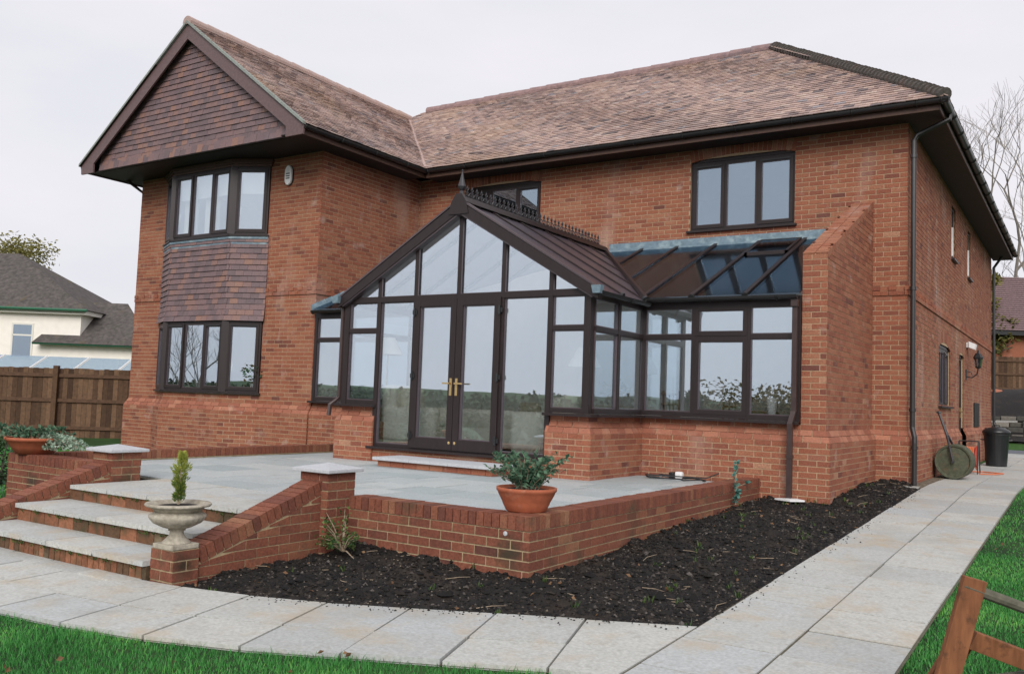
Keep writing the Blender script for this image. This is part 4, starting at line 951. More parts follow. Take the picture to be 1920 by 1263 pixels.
m = MB(); m.tube([(-7.325, -4.33, 2.42), (-7.325, -4.33, .98), (-7.40, -4.44, .86), (-7.40, -4.46, .70)], .034, 8); m.build('downpipe', 'pipe', con)
# door step
st = thing('door_step', 'white edged paving step on bricks in front of the glazed double doors', 'step', (-4.9, -5, .06))
SP = Pieces(); s1 = Pl((-5.92, -4.98), (-4.02, -4.98)); s2 = Pl((-4.02, -4.98), (-4.02, -4.42)); m = MB(); m.box(-5.90, -4.04, -4.965, -4.45, .06, .145); sbk = m.build('core', 'mortar_dark', st)
for q in (s1, s2):
    u = 0
    while u < q.L: brick_piece(SP, q, u+.004, min(u+BL-.004, q.L-.002), .065, .14, sbk); u += BL
SP.finish('brick', 'brick', 'bricks', st)
for x0, x1 in ((-5.97, -5.33), (-5.325, -4.68), (-4.675, -3.97)): m = MB(); m.box(x0, x1, -5.04, -4.43, .147, .187, .9); m.build('slab', 'capstone', st, bevel=.004)

# ---- furniture inside
def rbox(mb_list, x0, x1, y0, y1, z0, z1): mb_list.append((x0, x1, y0, y1, z0, z1))
def cushion(name, x0, x1, y0, y1, z0, z1, m, parent, bev=.05):
    b = MB(); b.box(x0, x1, y0, y1, z0, z1); return b.build(name, m, parent, smooth=True, bevel=bev)
def sofa(name, label, x, y, w, d, rot, seats, h=.85):
    t = thing(name, label, 'sofa' if seats > 1 else 'armchair', (x, y, .27)); t.rotation_euler = (0, 0, rot)
    WL[t.name] = Vector()                                   # parts in local coordinates
    cushion('base', -w/2+.02, w/2-.02, -d/2+.02, d/2, .06, .34, 'sofa', t, .03)
    cushion('backrest', -w/2+.05, w/2-.05, d/2-.24, d/2, .3, h, 'sofa', t, .07)
    for s in (1, -1): cushion('arm', s*w/2-.22*(s > 0), s*w/2+.22*(s < 0), -d/2, d/2-.04, .08, .6, 'sofa', t, .07)
    sw = (w-.44)/seats
    for i in range(seats):
        a = -w/2+.22+i*sw; cushion('seat_cushion', a+.005, a+sw-.005, -d/2, d/2-.22, .33, .47, 'sofa', t, .05); cushion('back_cushion', a+.015, a+sw-.015, d/2-.42, d/2-.2, .45, h-.03, 'sofa', t, .08)
    for sx in (1, -1):
        for sy in (1, -1): b = MB(); b.box(sx*(w/2-.12)-.03, sx*(w/2-.12)+.03, sy*(d/2-.1)-.03, sy*(d/2-.1)+.03, 0, .07); b.build('foot', 'wicker', t)
    return t
sofa('sofa', 'cream upholstered sofa seen from behind through the left glazing of the conservatory', -6.28, -3.62, .95, .95, R(100), 1, .92)
sofa('sofa', 'long low cream sofa standing behind the double glazed doors', -5.25, -3.05, 1.9, .9, R(180), 2, .60)
sofa('armchair', 'cream armchair beside the right hand pier inside the conservatory', -3.93, -3.72, .9, .9, R(-75), 1, .85)
cu = cushion('scatter_cushion', -4.95, -4.6, -2.98, -2.84, .72, 1.0, 'cushion', None, .05); tag(cu, 'brown patterned scatter cushion propped on the long cream sofa', 'cushion')
def floor_lamp(x, y, label, h=1.55):
    t = thing('floor_lamp', label, 'lamp', (x, y, .27)); b = MB(); b.lathe([(.14, .27), (.14, .285), (.03, .31), (.012, .33), (.012, .27+h)], (x, y, 0), 14); b.build('stem', 'brass', t, smooth=False)
    b = MB(); k = 20
    for r, z in ((.23, .27+h-.12), (.10, .27+h+.14)):
        for j in range(k): b.v.append((x+r*math.cos(2*math.pi*j/k), y+r*math.sin(2*math.pi*j/k), z)); b.t.append(.5)
    b.f = [(j, (j+1) % k, k+(j+1) % k, k+j) for j in range(k)]; b.build('lamp_shade', 'shade', t, smooth=True)
floor_lamp(-3.42, -3.75, 'brass floor lamp with white shade behind the right side light of the gable', 1.35)
floor_lamp(-6.72, -3.95, 'brass floor lamp with white shade behind the left side light of the gable', 1.5)
def chair(x, y, rot, label):
    t = thing('dining_chair', label, 'chair', (x, y, .27)); t.rotation_euler = (0, 0, rot); WL[t.name] = Vector()
    b = MB(); b.box(-.21, .21, -.21, .21, .43, .46); b.build('seat', 'wicker', t, bevel=.01)
    for sx in (1, -1):
        for sy in (1, -1): b = MB(); b.tube([(sx*.18, sy*.18, 0), (sx*.18, sy*.18+(.05 if sy > 0 else 0), .43 if sy < 0 else .98)], .018, 6); b.build('leg', 'wicker', t)
    b = MB()
    for z in (.62, .78, .93): b.tube([(-.18, .22+.04*z, z), (.18, .22+.04*z, z)], .02, 6)
    for xx in (-.09, 0, .09): b.tube([(xx, .235, .46), (xx, .255, .93)], .012, 5)
    b.build('backrest', 'wicker', t)
chair(-2.75, -1.9, R(150), 'wooden dining chair standing near the return corner of the conservatory'); chair(-2.3, -.9, R(20), 'wooden dining chair on the far side of the round glass table')
tb = thing('dining_table', 'round pedestal dining table inside the lean-to part of the conservatory', 'table', (-2.0, -1.5, .27)); b = MB(); b.lathe([(.5, .97), (.52, .985), (.5, 1.0)], (-2.0, -1.5, 0), 24); b.build('tabletop', 'wicker', tb); b = MB(); b.lathe([(.28, .27), (.26, .31), (.05, .36), (.05, .97)], (-2.0, -1.5, 0), 12); b.build('pedestal', 'wicker', tb)
vs = MB(); vs.lathe([(.045, .92), (.05, .94), (.06, 1.05), (.075, 1.16), (.078, 1.18), (.07, 1.18), (.05, 1.0)], (-1.2, -2.70, 0), 16); tag(vs.build('vase', 'white', None, smooth=True), 'tapering white vase on the inside sill of the lean-to window', 'vase')
def leaf(mb, p, d, ln, wd, tone, up=None):
    d = Vector(d).normalized(); s = d.cross(up or Vector((random.uniform(-1, 1), random.uniform(-1, 1), random.uniform(.2, 1)))); s = s.normalized() if s.length > 1e-4 else Vector((1, 0, 0))
    p = Vector(p); n = s.cross(d)*ln*.12; mb.add([p, p+d*ln*.5+s*wd*.5+n, p+d*ln, p+d*ln*.5-s*wd*.5+n], [(0, 1, 2), (0, 2, 3)], tone)
def rdir(zmin=-1): 
    while True:
        v = Vector((random.uniform(-1, 1), random.uniform(-1, 1), random.uniform(zmin, 1)))
        if .05 < v.length < 1: return v.normalized()
hp = thing('house_plant', 'leafy potted plant with pink flowers on the dining table in the conservatory', 'plant', (-2.0, -1.5, 1.0)); b = MB(); b.lathe([(.07, 1.0), (.1, 1.12), (.105, 1.14), (.09, 1.14)], (-2.0, -1.5, 0), 14); b.build('pot', 'white', hp)
b = MB()
for i in range(160): d = rdir(0); p = Vector((-2.0, -1.5, 1.14))+d*random.uniform(.03, .25); leaf(b, p, d, .08, .04, random.random())
b.build('foliage', 'leaf_green', hp)
bay_plant = thing('bay_plant', 'bushy dark green plant on the sill inside the lower bay window', 'plant', (-10.98, -2.75, .99)); b = MB(); b.lathe([(.09, .98), (.12, 1.16), (.10, 1.16)], (-10.98, -2.78, 0), 12); b.build('pot', 'white', bay_plant); b = MB()
for i in range(220): d = rdir(-.2); p = Vector((-10.98, -2.78, 1.32))+d*random.uniform(.02, .2); leaf(b, p, d, .09, .06, random.random())
b.build('foliage', 'leaf_green', bay_plant)

# ================================================================== PATIO, STEPS, GARDEN WALLS
PZ = .06; PXR, PYF = -1.29, -8.48; PXL = -8.42
m = MB(); m.box(PXL+.15, PXR-.1, -8.38, -2.95, -.4, PZ-.012); m.box(-5.98, -3.5, -9.30, -8.38, -.4, PZ-.013); patio = struct(m.build('patio', 'joint', None))
def slabs(x0, x1, y0, y1, z, parent, rows, m='patio_slab', seed=3):
    rnd = random.Random(seed); y = y0; cache = {}
    while y < y1-.05:
        h = rnd.choice(rows); e = min(y+h, y1); e = y1 if y1-e < .15 else e; x = x0-rnd.uniform(0, .4)
        while x < x1-.03:
            w = rnd.choice((.45, .6, .6, .75, .9)); a, b = max(x, x0), min(x+w, x1); x += w
            if b-a < .06: continue
            q = MB(); dz = rnd.uniform(0, .004); q.box(-(b-a)/2+.006, (b-a)/2-.006, -(e-y)/2+.006, (e-y)/2-.006, -.035, dz, rnd.random()); link('slab', q.mesh('slab'), m, parent, ((a+b)/2, (y+e)/2, z))
        y = e
slabs(PXL+.22, PXR-.21, -8.28, -2.95, PZ, patio, (.45, .6, .6)); slabs(-5.97, -3.47, -9.36, -8.285, PZ, patio, (.54,), 'slab', 5)
# retaining walls
gw = thing('patio_wall', 'low red brick retaining wall with brick on edge coping round the raised patio', 'wall', (PXR, PYF, -.3))
PB, PC = Pieces(), Pieces()
def coped(a, b, zt, z0, e0=0, e1=0, vis=True, width=.215, bond=0):
    pl = Pl(a, b); zc = zt-.112
    n = math.ceil((zc-z0)/BH); w = wall('wall', pl, zc-n*BH, zc, PB, gw, trim=(0, .003), mortar='mortar_dark', vis=vis, bond=bond)
    q = MB(); q.hexa([pl.w(0+(.01 if e0 else 0), zc, -.012), pl.w(pl.L-(.01 if e1 else 0), zc, -.012), pl.w(pl.L-(.01 if e1 else 0), zc, -width+.01), pl.w(.01 if e0 else 0, zc, -width+.01), pl.w(.01 if e0 else 0, zt-.006, -.012), pl.w(pl.L-(.01 if e1 else 0), zt-.006, -.012), pl.w(pl.L-(.01 if e1 else 0), zt-.006, -width+.01), pl.w(.01 if e0 else 0, zt-.006, -width+.01)]); cb = q.build('coping_bed', 'mortar_dark', gw)
    u = e0*0+.003
    while u < pl.L-.02:
        e = min(u+.066, pl.L-.002); o = random.uniform(0, .004); dz = random.uniform(-.003, .002); W_ = pl.w
        v = [W_(u, zc+.004, o+.003), W_(e, zc+.004, o+.003), W_(e, zc+.004, -width), W_(u, zc+.004, -width), W_(u, zt+dz, o+.003), W_(e, zt+dz, o+.003), W_(e, zt+dz, -width), W_(u, zt+dz, -width)]
        PC.add(v, HEXF+[(2, 3, 7, 6)], tone_brick(), vis, cb, W_((u+e)/2, (zt+zc)/2, o), pl.n+Vector((0, 0, .3)), .01); u += .0755
coped((-3.15, PYF), (PXR, PYF), .145, -.42)
coped((PXR, PYF), (PXR, DL-PP), .145, -.42, e0=1, bond=1)
coped((PXL, -8.66), (-6.30, -8.66), .20, -.5)
coped((PXL, DL-.1), (PXL, -8.66), .19, -.5, vis=False)
# inner face of the left wall is what the camera sees
pi = Pl((PXL+.215, -8.45), (PXL+.215, DL-.1)); wall('wall', pi, .065, .19-.112, PB, gw, mortar='mortar_dark', vis=False)
# flight walls (raked) and piers
def pier(x0, x1, y0, y1, z0, z1, t, vis=True):
    pls = [Pl((x0, y0), (x1, y0)), Pl((x1, y0), (x1, y1)), Pl((x1, y1), (x0, y1)), Pl((x0, y1), (x0, y0))]
    for i, p in enumerate(pls):
        n = math.ceil((z1-z0)/BH); wall('pier', p, z1-n*BH, z1, t[1], t[0], trim=(.003, .003) if i % 2 else (0, 0), mortar='mortar_dark', vis=vis and i < 2, bond=i)
    q = MB(); q.box(x0+.015, x1-.015, y0+.015, y1-.015, z1-.05, z1-.004); q.build('pier_top', 'mortar_dark', t[0])
def raked(x0, x1, ya, yb, za, zb, zbot, t, vis_side):
    """raked wall along y from ya (low, za) to yb (high, zb), brick on edge coping"""
    L = math.hypot(yb-ya, zb-za); d = Vector((0, (yb-ya)/L, (zb-za)/L)); up = Vector((0, -d.z, d.y)); T, pcs, pcc = t
    top = lambda y: za+(zb-za)*(y-ya)/(yb-ya)
    for x, sgn in ((x1, 1), (x0, -1)):
        pl = Pl((x, ya), (x, yb)) if sgn > 0 else Pl((x, yb), (x, ya)); yy = lambda u: ya+u if sgn > 0 else yb-u
        q = MB(); pl.quad(q, [(0, zbot), (pl.L, zbot), (pl.L, top(yy(pl.L))-.1), (0, top(yy(0))-.1)], -.004); w = q.build('wall', 'mortar_dark', T)
        z = zbot; k = 0
        while z < zb:
            u = -(BL/2 if k % 2 else 0)
            while u < pl.L:
                a, c = max(0, u+.005), min(pl.L, u+BL-.005); ta, tc_ = top(yy(a))-.128, top(yy(c))-.128
                if c-a > .02 and max(ta, tc_) > z+.015:
                    o = random.uniform(0, .0025); W_ = pl.w; za_, zc_ = min(z+.065, max(z+.003, ta)), min(z+.065, max(z+.003, tc_))
                    v = [W_(a, z, o), W_(c, z, o), W_(c, z, o-.03), W_(a, z, o-.03), W_(a, za_, o), W_(c, zc_, o), W_(c, zc_, o-.03), W_(a, za_, o-.03)]
                    pcs.add(v, HEXF, tone_brick(), sgn == vis_side, w, W_((a+c)/2, z+.03, o), pl.n, (c-a)*.06)
                u += BL
            z += BH; k += 1
    q = MB(); A = Vector((0, ya, za)); B = Vector((0, yb, zb)); X = lambda v, x: Vector((x, v.y, v.z))
    q.hexa([X(A-up*.116, x0+.01), X(A-up*.116, x1-.01), X(B-up*.116, x1-.01), X(B-up*.116, x0+.01), X(A-up*.008, x0+.01), X(A-up*.008, x1-.01), X(B-up*.008, x1-.01), X(B-up*.008, x0+.01)]); cb = q.build('coping_bed', 'mortar_dark', T)
    s = 0
    while s < L-.02:
        e = min(s+.066, L); o = random.uniform(-.003, .003); P, Q = A+d*s+up*o, A+d*e+up*o; dn = up*-.112; g = random.uniform(0, .003)
        v = [X(P, x0-g), X(P, x1+g), X(Q, x1+g), X(Q, x0-g)]; v = v+[p+dn for p in v]
        pcc.add(v, [(0, 1, 2, 3), (0, 4, 5, 1), (1, 5, 6, 2), (2, 6, 7, 3), (3, 7, 4, 0)], tone_brick(), True, cb, X((P+Q)/2, x1), up+Vector((.8*vis_side, 0, 0)), .015); s += .0755
def cap(x0, x1, y0, y1, z, t):
    cx, cy = (x0+x1)/2, (y0+y1)/2; w = (x1-x0)/2+.055; q = MB()
    q.v = [(cx-w, cy-w, z), (cx+w, cy-w, z), (cx+w, cy+w, z), (cx-w, cy+w, z), (cx-w, cy-w, z+.03), (cx+w, cy-w, z+.03), (cx+w, cy+w, z+.03), (cx-w, cy+w, z+.03), (cx, cy, z+.075)]; q.t = [.5]*9
    q.f = [(3, 2, 1, 0), (0, 1, 5, 4), (1, 2, 6, 5), (2, 3, 7, 6), (3, 0, 4, 7), (4, 5, 8), (5, 6, 8), (6, 7, 8), (7, 4, 8)]; q.build('pier_cap', 'capstone', t, bevel=.006)
nearw = (thing('step_wall', 'raked red brick side wall of the garden steps ending in a pillar, nearest the soil bed', 'wall', (-3.3, -9.3, -.35)), Pieces(), Pieces())
farw = (thing('step_wall', 'raked red brick side wall of the garden steps ending in a pillar, farther from the soil bed', 'wall', (-6.1, -9.5, -.35)), Pieces(), Pieces())
NP = (-3.48, -3.15, -8.75, -8.42); pier(*NP, -.45, .35, nearw); cap(*NP, .352, nearw[0])
raked(-3.445, -3.225, -9.985, NP[2], -.15, .28, -.50, nearw, 1)
pier(-3.455, -3.20, -10.21, -9.99, -.55, -.135, nearw)
FP = (-6.34, -6.01, -8.90, -8.57); pier(*FP, -.45, .35, farw); cap(*FP, .352, farw[0])
raked(-6.25, -6.02, -10.10, FP[2], -.145, .265, -.50, farw, 1)
pier(-6.265, -6.01, -10.33, -10.105, -.55, -.13, farw)
for t in (nearw, farw): t[1].finish('brick', 'brick_patio', 'brickwork', t[0]); t[2].finish('coping_brick', 'brick_patio', 'coping', t[0])
PB.finish('brick', 'brick_patio', 'brickwork', gw); PC.finish('coping_brick', 'brick_patio', 'coping', gw)
# steps
stp = thing('garden_steps', 'flight of three wide paved steps with mossy brick risers up to the patio', 'steps', (-4.7, -9.8, -.36)); SB = Pieces()
for yf, zt, zb, th in ((-9.36, PZ, -.08, 0), (-9.85, -.08, -.23, 1), (-10.27, -.23, -.40, 1)):
    p = Pl((-6.0, yf+.03), (-3.46, yf+.03)); q = MB(); p.quad(q, [(0, zb-.03), (p.L, zb-.03), (p.L, zt-.04), (0, zt-.04)], -.008); w = q.build('riser', 'mortar_dark', stp)
    u = 0
    while u < p.L:
        bw = .0755 if th and zt < -.2 else .225
        brick_piece(SB, p, u+.005, min(u+bw-.005, p.L), zb-.03, zt-.042, w, tone=random.random()); u += bw
    if th:
        x = -6.0; n = 4
        for i in range(n):
            x0, x1 = -6.0+i*2.54/n, -6.0+(i+1)*2.54/n; q = MB(); q.box(-(x1-x0)/2+.003, (x1-x0)/2-.003, 0, .56, -.038, 0, random.random()); link('tread_slab', q.mesh('tread_slab'), 'slab', stp, ((x0+x1)/2, yf, zt+random.uniform(0, .003)))
        q = MB(); q.box(-5.98, -3.5, yf+.05, -9.2, -.6, zt-.045); q.build('core', 'mortar_dark', stp)
SB.finish('brick', 'riser_brick', 'riser_bricks', stp)
# round vent in the front wall and wall-foot details
vt = MB(); vt.lathe([(.001, .0), (.015, .002), (.019, .006), (.019, .012)], (-1.51, PYF-.012, 0.0), 16, axis='Y'); tag(vt.build('weep_cap', 'capstone', None), 'small round white disc set in the patio wall below the bowl', 'vent cap')

# ================================================================== PATH
path = MB(); path.add([(.24, -14, ground(0, -14)-.028), (1.43, -14, ground(0, -14)-.028), (1.43, 0, -.028), (.24, 0, -.028)], [(0, 1, 2, 3)]); path.add([(.24, 0, -.028), (1.43, 0, -.028), (1.43, 16, -.028), (.24, 16, -.028)], [(0, 1, 2, 3)])
path = struct(path.build('path', 'joint', None))
def slab_quad(pts, parent, m='slab', name='slab', jit=.005):
    c = sum((Vector((p[0], p[1], 0)) for p in pts), Vector())/len(pts); q = MB(); g = .0045; dz = random.uniform(-jit, jit); P = []; g = .0075
    for p in pts:
        v = Vector((p[0], p[1], 0))-c; P.append(v*(1-g/max(.1, v.length)*1.4))
    top = [Vector((v.x, v.y, ground(v.x+c.x, v.y+c.y)+dz)) for v in P]
    q.prism([t-Vector((0, 0, .04)) for t in top], (0, 0, .04), random.random()); return link(name, q.mesh(name), m, parent, (c.x, c.y, 0))
y = -12.2
while y < 15.5:
    e = y+.595
    for a, b in ((.25, .825), (.825, 1.42)):
        o = .0
        slab_quad([(a, y+o), (b, y+o), (b, e+o), (a, e+o)], path)
    y = e
fp = MB(); ipts = [Vector((.24, -8.94)), Vector((-.399, -9.217)), Vector((-.926, -9.452)), Vector((-1.445, -9.68)), Vector((-1.975, -9.905))]; N = [Vector((0, -1)), Vector((.285, -.955)), Vector((.285, -.955)), Vector((.285, -.955)), Vector((.27, -.96))]
hd = 24; a_ = 16
for k in range(12):
    hd = max(0, hd-6); a_ = max(0, a_-3.5); p = ipts[-1]; ipts.append(p+Vector((-math.cos(R(hd)), -math.sin(R(hd))))*.575); N.append(Vector((math.sin(R(a_)), -math.cos(R(a_)))))
fw_ = .555; OW = (0, .555, 1.0)
fpath = []
for i in range(len(ipts)-1):
    for r in range(2):
        if i == 0: A = [(ipts[0].x, ipts[0].y-.59*r), (ipts[0].x, ipts[0].y-(.59, 1.16)[r])]
        else: A = [tuple(ipts[i]+N[i]*OW[r]), tuple(ipts[i]+N[i]*OW[r+1])]
        B = [tuple(ipts[i+1]+N[i+1]*OW[r+1]), tuple(ipts[i+1]+N[i+1]*OW[r])]
        slab_quad(A+B, path)
bed = MB()
for i in range(len(ipts)-1):
    A, B = ipts[i]-Vector((0, -.02)), ipts[i+1]-Vector((0, -.02)); C, D_ = ipts[i+1]+N[i+1]*1.0, ipts[i]+N[i]*1.0
    bed.add([(p.x, p.y, ground(p.x, p.y)-.026) for p in (D_, C, B, A)], [(3, 2, 1, 0)])
struct(bed.build('path_bedding', 'joint', None))
m = MB(); m.box(-7.9, -3.4, -10.45, -10.2, -.5, -.372); 
for i in range(8): slab_quad([(-3.5-i*.57, -10.40), (-3.5-i*.57, -10.18), (-4.07-i*.57, -10.18), (-4.07-i*.57, -10.40)], path)
# gravel strip along the side wall
gs = MB()
for i in range(1500):
    x, y = random.uniform(.08, .24), random.uniform(-.3, 6); s = random.uniform(.008, .018); gs.box(x-s, x+s, y-s, y+s, -.02, -.02+s*1.3, random.random())
stuff(tag(gs.build('gravel', 'pebble', None), 'grey gravel strip between the side wall and the path', 'gravel'))

# ================================================================== SOIL BED
def vnoise(x, y, s, seed=0):
    x = np.asarray(x)/s; y = np.asarray(y)/s; xi = np.floor(x).astype(int); yi = np.floor(y).astype(int); xf = x-xi; yf = y-yi
    h = lambda a, b: (np.sin(a*127.1+b*311.7+seed*74.7)*43758.5453) % 1.0
    u = xf*xf*(3-2*xf); v = yf*yf*(3-2*yf)
    return (h(xi, yi)*(1-u)+h(xi+1, yi)*u)*(1-v)+(h(xi, yi+1)*(1-u)+h(xi+1, yi+1)*u)*v
soil_poly = [(-3.24, -10.30), (-2.6, -10.13), (-1.975, -9.905), (-.926, -9.452), (.24, -8.94), (.245, -.15), (-.40, -.05), (-.42, -2.75), (-1.28, -2.88), (PXR, PYF), (-3.16, PYF), (-3.24, -8.7)]
def soil_z(x, y):
    x = np.asarray(x, float); y = np.asarray(y, float); edge = np.minimum(1, np.maximum(0, (.26-x)/.3))
    dfront = np.minimum(1, np.maximum(0, (y-(-8.94+(x-.24)*.43))/.35)); edge = np.where(y < -8.3, np.minimum(edge+.0, dfront), edge)
    n = vnoise(x, y, .6, 1)*.05+vnoise(x, y, .19, 2)*.05+vnoise(x, y, .08, 3)*.045+vnoise(x, y, .04, 4)*.028-.075
    nearwall = np.exp(-np.maximum(0, (PXR+.0-x)*-1)/.25)*.02*(y > -7)+np.exp(-np.abs(y-PYF)/.25)*.035*(x < -2)+np.maximum(0, (x+1.4)*.0)+.07*np.clip((y+4)/3, 0, 1)
    return np.where(y < 0, .036*y, 0)-.029+edge*np.maximum(n+nearwall, -.002)
def inp_np(poly, X, Y):
    r = np.zeros(X.shape, bool); n = len(poly)
    for i in range(n):
        (x0, y0), (x1, y1) = poly[i], poly[(i+1) % n]
        if y0 == y1: continue
        c = ((y0 > Y) != (y1 > Y)) & (X < (x1-x0)*(Y-y0)/(y1-y0)+x0); r ^= c
    return r
st_ = .022; gx_ = np.arange(-3.36, .36, st_); gy_ = np.arange(-10.5, .08, st_); GX, GY_ = np.meshgrid(gx_, gy_); GZ_ = soil_z(GX, GY_)
grown = [(-3.30, -10.34), (-2.6, -10.17), (-1.98, -9.94), (-.93, -9.49), (.27, -8.97), (.28, 0), (-.38, .05), (-.40, -2.6), (-1.2, -2.8), (PXR-.06, PYF+.06), (-3.2, PYF+.06), (-3.30, -8.6)]
ins = inp_np(grown, GX, GY_); nx_ = len(gx_); ny_ = len(gy_); idx = np.arange(nx_*ny_).reshape(ny_, nx_)
q = ins[:-1, :-1] & ins[1:, 1:]; f = np.stack([idx[:-1, :-1][q], idx[:-1, 1:][q], idx[1:, 1:][q], idx[1:, :-1][q]], 1)
used = np.unique(f); rm = np.full(nx_*ny_, -1); rm[used] = np.arange(len(used)); vv = np.stack([GX.ravel(), GY_.ravel(), GZ_.ravel()], 1)[used]
me = bpy.data.meshes.new('soil_bed'); me.from_pydata(vv.tolist(), [], rm[f].tolist()); so_ = link('soil_bed', me, 'soil', None); struct(so_)
def lump(mb, p, s, tone=.5):
    k = len(mb.v); P = [(0, 0, 1), (0, 0, -.6)]+[(math.cos(a), math.sin(a), random.uniform(-.2, .3)) for a in [i*math.pi*2/5 for i in range(5)]]
    for x, y, z in P:
        r = s*random.uniform(.6, 1.25); mb.v.append((p[0]+x*r, p[1]+y*r, p[2]+z*r*.75)); mb.t.append(tone)
    for i in range(5): a, b = 2+i, 2+(i+1) % 5; mb.f += [(k, k+a, k+b), (k+1, k+b, k+a)]
def soil_pts(n):
    out = []
    while len(out) < n:
        x = rng.uniform(-3.3, .25, n); y = rng.uniform(-10.3, -.1, n); ok = inp_np(soil_poly, x, y); z = soil_z(x, y)
        out += [(a, b, c) for a, b, c, o in zip(x, y, z, ok) if o]
    return out[:n]
cl = MB()
for p in soil_pts(26000):
    k_ = float(vnoise(p[0], p[1], .3, 17)); lump(cl, p, random.choice((.005, .006, .008, .010, .012, .014, .018))*(.6+1.1*k_), random.random())
for p in soil_pts(900): lump(cl, p, random.uniform(.016, .034), random.random()*.85)
for p in soil_pts(120): lump(cl, p, random.uniform(.035, .06), random.random()*.7)
stuff(tag(cl.build('soil_clods', 'clod', None), 'dark crumbly clods of dug earth in the bed below the patio wall', 'soil'))
cl = MB()
for i in range(420):
    t = random.random(); k = random.randrange(0, 5)
    if random.random() < .5: y = random.uniform(-8.8, -.4); x = .25+abs(random.gauss(0, .07)); p = (x, y, ground(x, y)+.003)
    else: q = ipts[k].lerp(ipts[k+1], t)+N[k+1]*abs(random.gauss(0, .06)); p = (q.x, q.y, ground(q.x, q.y)+.003)
    lump(cl, p, random.uniform(.003, .010), random.random()*.9)
stuff(tag(cl.build('spilled_soil', 'clod', None), 'crumbs of soil spilled from the bed onto the paving edge', 'soil'))
cl = MB()
for yf, zt in ((-9.36, PZ), (-9.85, -.08), (-10.27, -.23)):
    for i in range(26):
        x = random.uniform(-5.9, -3.5)
        for k in range(7): leaf(cl, (x+random.gauss(0, .012), yf+.012, zt-.045+random.uniform(-.03, .0)), (random.uniform(-.6, .6), -.8, random.uniform(.2, 1.4)), random.uniform(.015, .04), .008, random.random())
stuff(tag(cl.build('joint_weeds', 'leaf_ivy', None), 'small weeds and moss growing in the joints of the garden steps', 'weeds'))
cl = MB()
for p in soil_pts(520): lump(cl, (p[0], p[1], p[2]+.004), random.uniform(.004, .012), random.random())
stuff(tag(cl.build('soil_pebbles', 'pebble', None), 'small pale stones scattered over the dark soil bed', 'stones'))
cl = MB()
for p in soil_pts(60):
    a = random.uniform(0, 6.28); L = random.choice((.05, .08, .12, .2)); c = Vector(p)+Vector((0, 0, .012)); d = Vector((math.cos(a), math.sin(a), random.uniform(-.1, .25))); e = Vector((-d.y, d.x, 0))*L*.15
    cl.tube([c, c+d*L*.5+e, c+d*L], [.003, .003, .0015], 4)
stuff(tag(cl.build('dead_twigs', 'twig', None), 'dry twigs and stalks lying on the dark soil bed', 'twigs'))
cl = MB()
for p in soil_pts(120): leaf(cl, (p[0], p[1], p[2]+.012), (random.uniform(-1, 1), random.uniform(-1, 1), .2), random.uniform(.02, .05), random.uniform(.015, .035), random.random())
stuff(tag(cl.build('dead_leaves', 'leaf_brown', None), 'brown fallen leaves scattered on the soil bed', 'leaves'))
cl = MB()
for p in soil_pts(60):
    for j in range(6): leaf(cl, (p[0]+random.uniform(-.02, .02), p[1]+random.uniform(-.02, .02), p[2]), (random.uniform(-.5, .5), random.uniform(-.5, .5), 1), random.uniform(.03, .07), .008, random.random())
stuff(tag(cl.build('weed_seedlings', 'leaf_ivy', None), 'tiny green weed seedlings coming up through the soil', 'weeds'))

# ================================================================== GRASS
fo = [ipts[i]+N[i]*.99 for i in range(1, len(ipts))]
def lawn_front(x, y):
    i = np.searchsorted([-p.x for p in fo], -x); i = np.clip(i, 1, len(fo)-1)
    x0 = np.array([p.x for p in fo]); y0 = np.array([p.y for p in fo]); t = (x-x0[i-1])/(x0[i]-x0[i-1]); return y < y0[i-1]+t*(y0[i]-y0[i-1])-.01
def blades(X, Y, hmin, hmax, w, name, label, jitter=.35):
    n = len(X); Z = np.array([ground(a, b) for a, b in zip(X, Y)])-.038; a = rng.uniform(0, 2*np.pi, n); h = rng.uniform(hmin, hmax, n)*(.55+.9*vnoise(X, Y, .35, 9))*np.where(rng.random(n) < .04, 1.5, 1); ww = w*rng.uniform(.6, 1.3, n)
    la = rng.uniform(0, 2*np.pi, n); ln = rng.uniform(.1, .75, n)*h
    B0 = np.stack([X-np.cos(a)*ww, Y-np.sin(a)*ww, Z], 1); B1 = np.stack([X+np.cos(a)*ww, Y+np.sin(a)*ww, Z], 1); T = np.stack([X+np.cos(la)*ln, Y+np.sin(la)*ln, Z+h], 1)
    mid0 = B0*.45+T*.55+np.stack([-np.cos(la)*ln*.15, -np.sin(la)*ln*.15, h*.1], 1)-np.stack([np.cos(a)*ww*.3, np.sin(a)*ww*.3, 0*h], 1); mid1 = mid0+np.stack([np.cos(a)*ww*1.3, np.sin(a)*ww*1.3, 0*h], 1)
    V = np.stack([B0, B1, mid1, mid0, T], 1).reshape(-1, 3); k = np.arange(n)*5
    tri = np.stack([np.stack([k, k+1, k+2], 1), np.stack([k, k+2, k+3], 1), np.stack([k+3, k+2, k+4], 1)], 1).reshape(-1, 3)
    me = bpy.data.meshes.new(name); me.vertices.add(len(V)); me.vertices.foreach_set('co', V.ravel().astype(np.float32)); me.loops.add(len(tri)*3); me.loops.foreach_set('vertex_index', tri.ravel().astype(np.int32)); me.polygons.add(len(tri)); me.polygons.foreach_set('loop_start', (np.arange(len(tri))*3).astype(np.int32)); me.update()
    tn = np.clip(rng.normal(.45, .22, n)+(vnoise(X, Y, .5, 5)-.5)*.7, 0, 1); at = me.attributes.new('tone', 'FLOAT', 'POINT'); at.data.foreach_set('value', np.repeat(tn, 5).astype(np.float32))
    return stuff(tag(link(name, me, 'grass', None), label, 'grass'))
